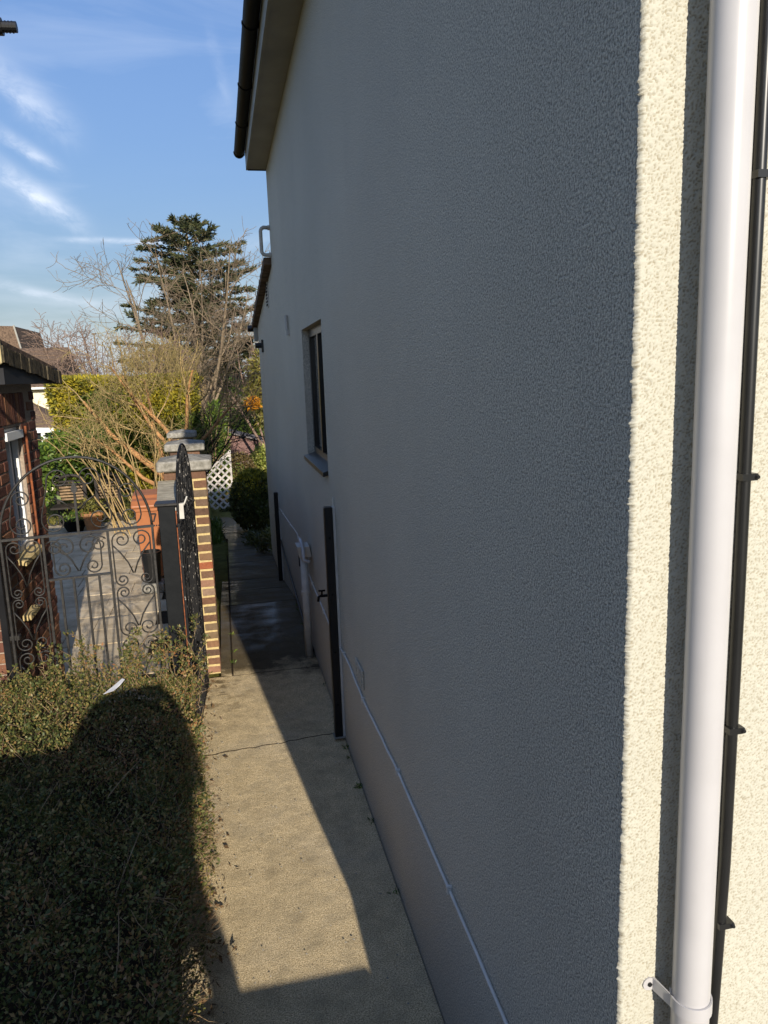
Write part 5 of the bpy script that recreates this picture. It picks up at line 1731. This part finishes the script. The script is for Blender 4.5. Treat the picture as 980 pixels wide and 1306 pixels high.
# ------------------------------------------------------------------ the person taking the picture (only the shadow shows) and an unseen wall added to shade the hedge
def person():
    rt = empty('person', (-.1, -.3, .80), 'standing person in dark hooded coat raising both hands to hold phone', 'person')
    sk = {'pelvis': ((-.06, -.36, 1.58), .15), 'waist': ((-.07, -.36, 1.76), .13), 'chest': ((-.10, -.34, 2.02), .165), 'neck': ((-.12, -.31, 2.20), .075),
          'head0': ((-.135, -.29, 2.30), .085), 'head1': ((-.14, -.28, 2.40), .105), 'head2': ((-.14, -.30, 2.46), .08),
          'shL': ((-.28, -.34, 2.16), .075), 'elL': ((-.36, -.20, 1.98), .055), 'wrL': ((-.18, -.10, 2.28), .036), 'haL': ((-.13, -.085, 2.35), .03),
          'shR': ((.08, -.34, 2.16), .075), 'elR': ((.17, -.20, 1.97), .055), 'wrR': ((.10, -.10, 2.26), .036), 'haR': ((.07, -.085, 2.34), .03),
          'hipL': ((-.17, -.36, 1.52), .10), 'knL': ((-.24, -.34, 1.22), .065), 'anL': ((-.27, -.38, .88), .042), 'toL': ((-.28, -.22, .835), .034),
          'hipR': ((.07, -.36, 1.52), .10), 'knR': ((.195, -.33, 1.22), .065), 'anR': ((.22, -.36, .88), .042), 'toR': ((.24, -.20, .835), .034)}
    ed = [('pelvis', 'waist'), ('waist', 'chest'), ('chest', 'neck'), ('neck', 'head0'), ('head0', 'head1'), ('head1', 'head2'),
          ('chest', 'shL'), ('shL', 'elL'), ('elL', 'wrL'), ('wrL', 'haL'), ('chest', 'shR'), ('shR', 'elR'), ('elR', 'wrR'), ('wrR', 'haR'),
          ('pelvis', 'hipL'), ('hipL', 'knL'), ('knL', 'anL'), ('anL', 'toL'), ('pelvis', 'hipR'), ('hipR', 'knR'), ('knR', 'anR'), ('anR', 'toR')]
    for side, s in (('L', 1), ('R', -1)):
        hx, hy, hz = sk['ha' + side][0]
        for k in range(4):
            a, b = 'f%s%d' % (side, k), 'g%s%d' % (side, k)
            sk[a] = ((hx + s * .012, hy - .01 + .004 * k, hz + .035 - .018 * k), .010)
            sk[b] = ((hx + s * (.045 + .006 * (k in (1, 2))), hy + .022, hz + .036 - .018 * k), .008)
            ed += [('ha' + side, a), (a, b)]
        sk['t' + side] = ((hx + s * .03, hy - .03, hz - .01), .011)
        ed.append(('ha' + side, 't' + side))
    names = list(sk)
    off = origin(rt)
    me = D.meshes.new('body')
    me.from_pydata([tuple(Vector(sk[n][0]) - off) for n in names], [(names.index(a), names.index(b)) for a, b in ed], [])
    o = D.objects.new('body', me); COL.objects.link(o); o.parent = rt
    me.materials.append(MAT['coat'])
    o.modifiers.new('skin', 'SKIN').use_smooth_shade = True
    sv = me.skin_vertices[0].data
    for i, n in enumerate(names):
        r_ = sk[n][1]
        sv[i].radius = (r_, r_)
        sv[i].use_root = (n == 'pelvis')
    ss = o.modifiers.new('subdiv', 'SUBSURF'); ss.levels = 1; ss.render_levels = 1
    MB().lathe((-.15, -.33, 2.22), [(.27, -.10), (.268, .0), (.245, .09), (.20, .17), (.13, .235), (.04, .27)], 18).build('hood', MAT['coat'], rt, smooth=True)
    MB().lathe((-.07, -.36, 1.36), [(.25, 0), (.235, .2), (.20, .40), (.23, .66), (.24, .78), (.12, .86)], 18).build('coat', MAT['coat'], rt, smooth=True)
    ph_ = empty('phone', (-.02, -.055, 2.36), 'black phone held up in both hands of the person', 'phone')
    MB().cbox(-.098, .048, -.060, -.052, 2.30, 2.41, .004).build('case', MAT['black'], ph_)
    MB().box(-.092, .042, -.0615, -.0605, 2.306, 2.404).build('screen', MAT['glass'], ph_)


person()
shade_wall = empty('garden_wall', (-2.5, -.75, .80), 'unseen wall behind the viewer, added to cast shade on the hedge', 'wall')
MB().cbox(-5.5, -.22, -.85, -.65, -.03, 2.30, .01).build('wall', MAT['mortar2'], shade_wall)
MB().cbox(-5.52, -.20, -.88, -.62, 2.303, 2.36, .01).build('coping', MAT['stone'], shade_wall)
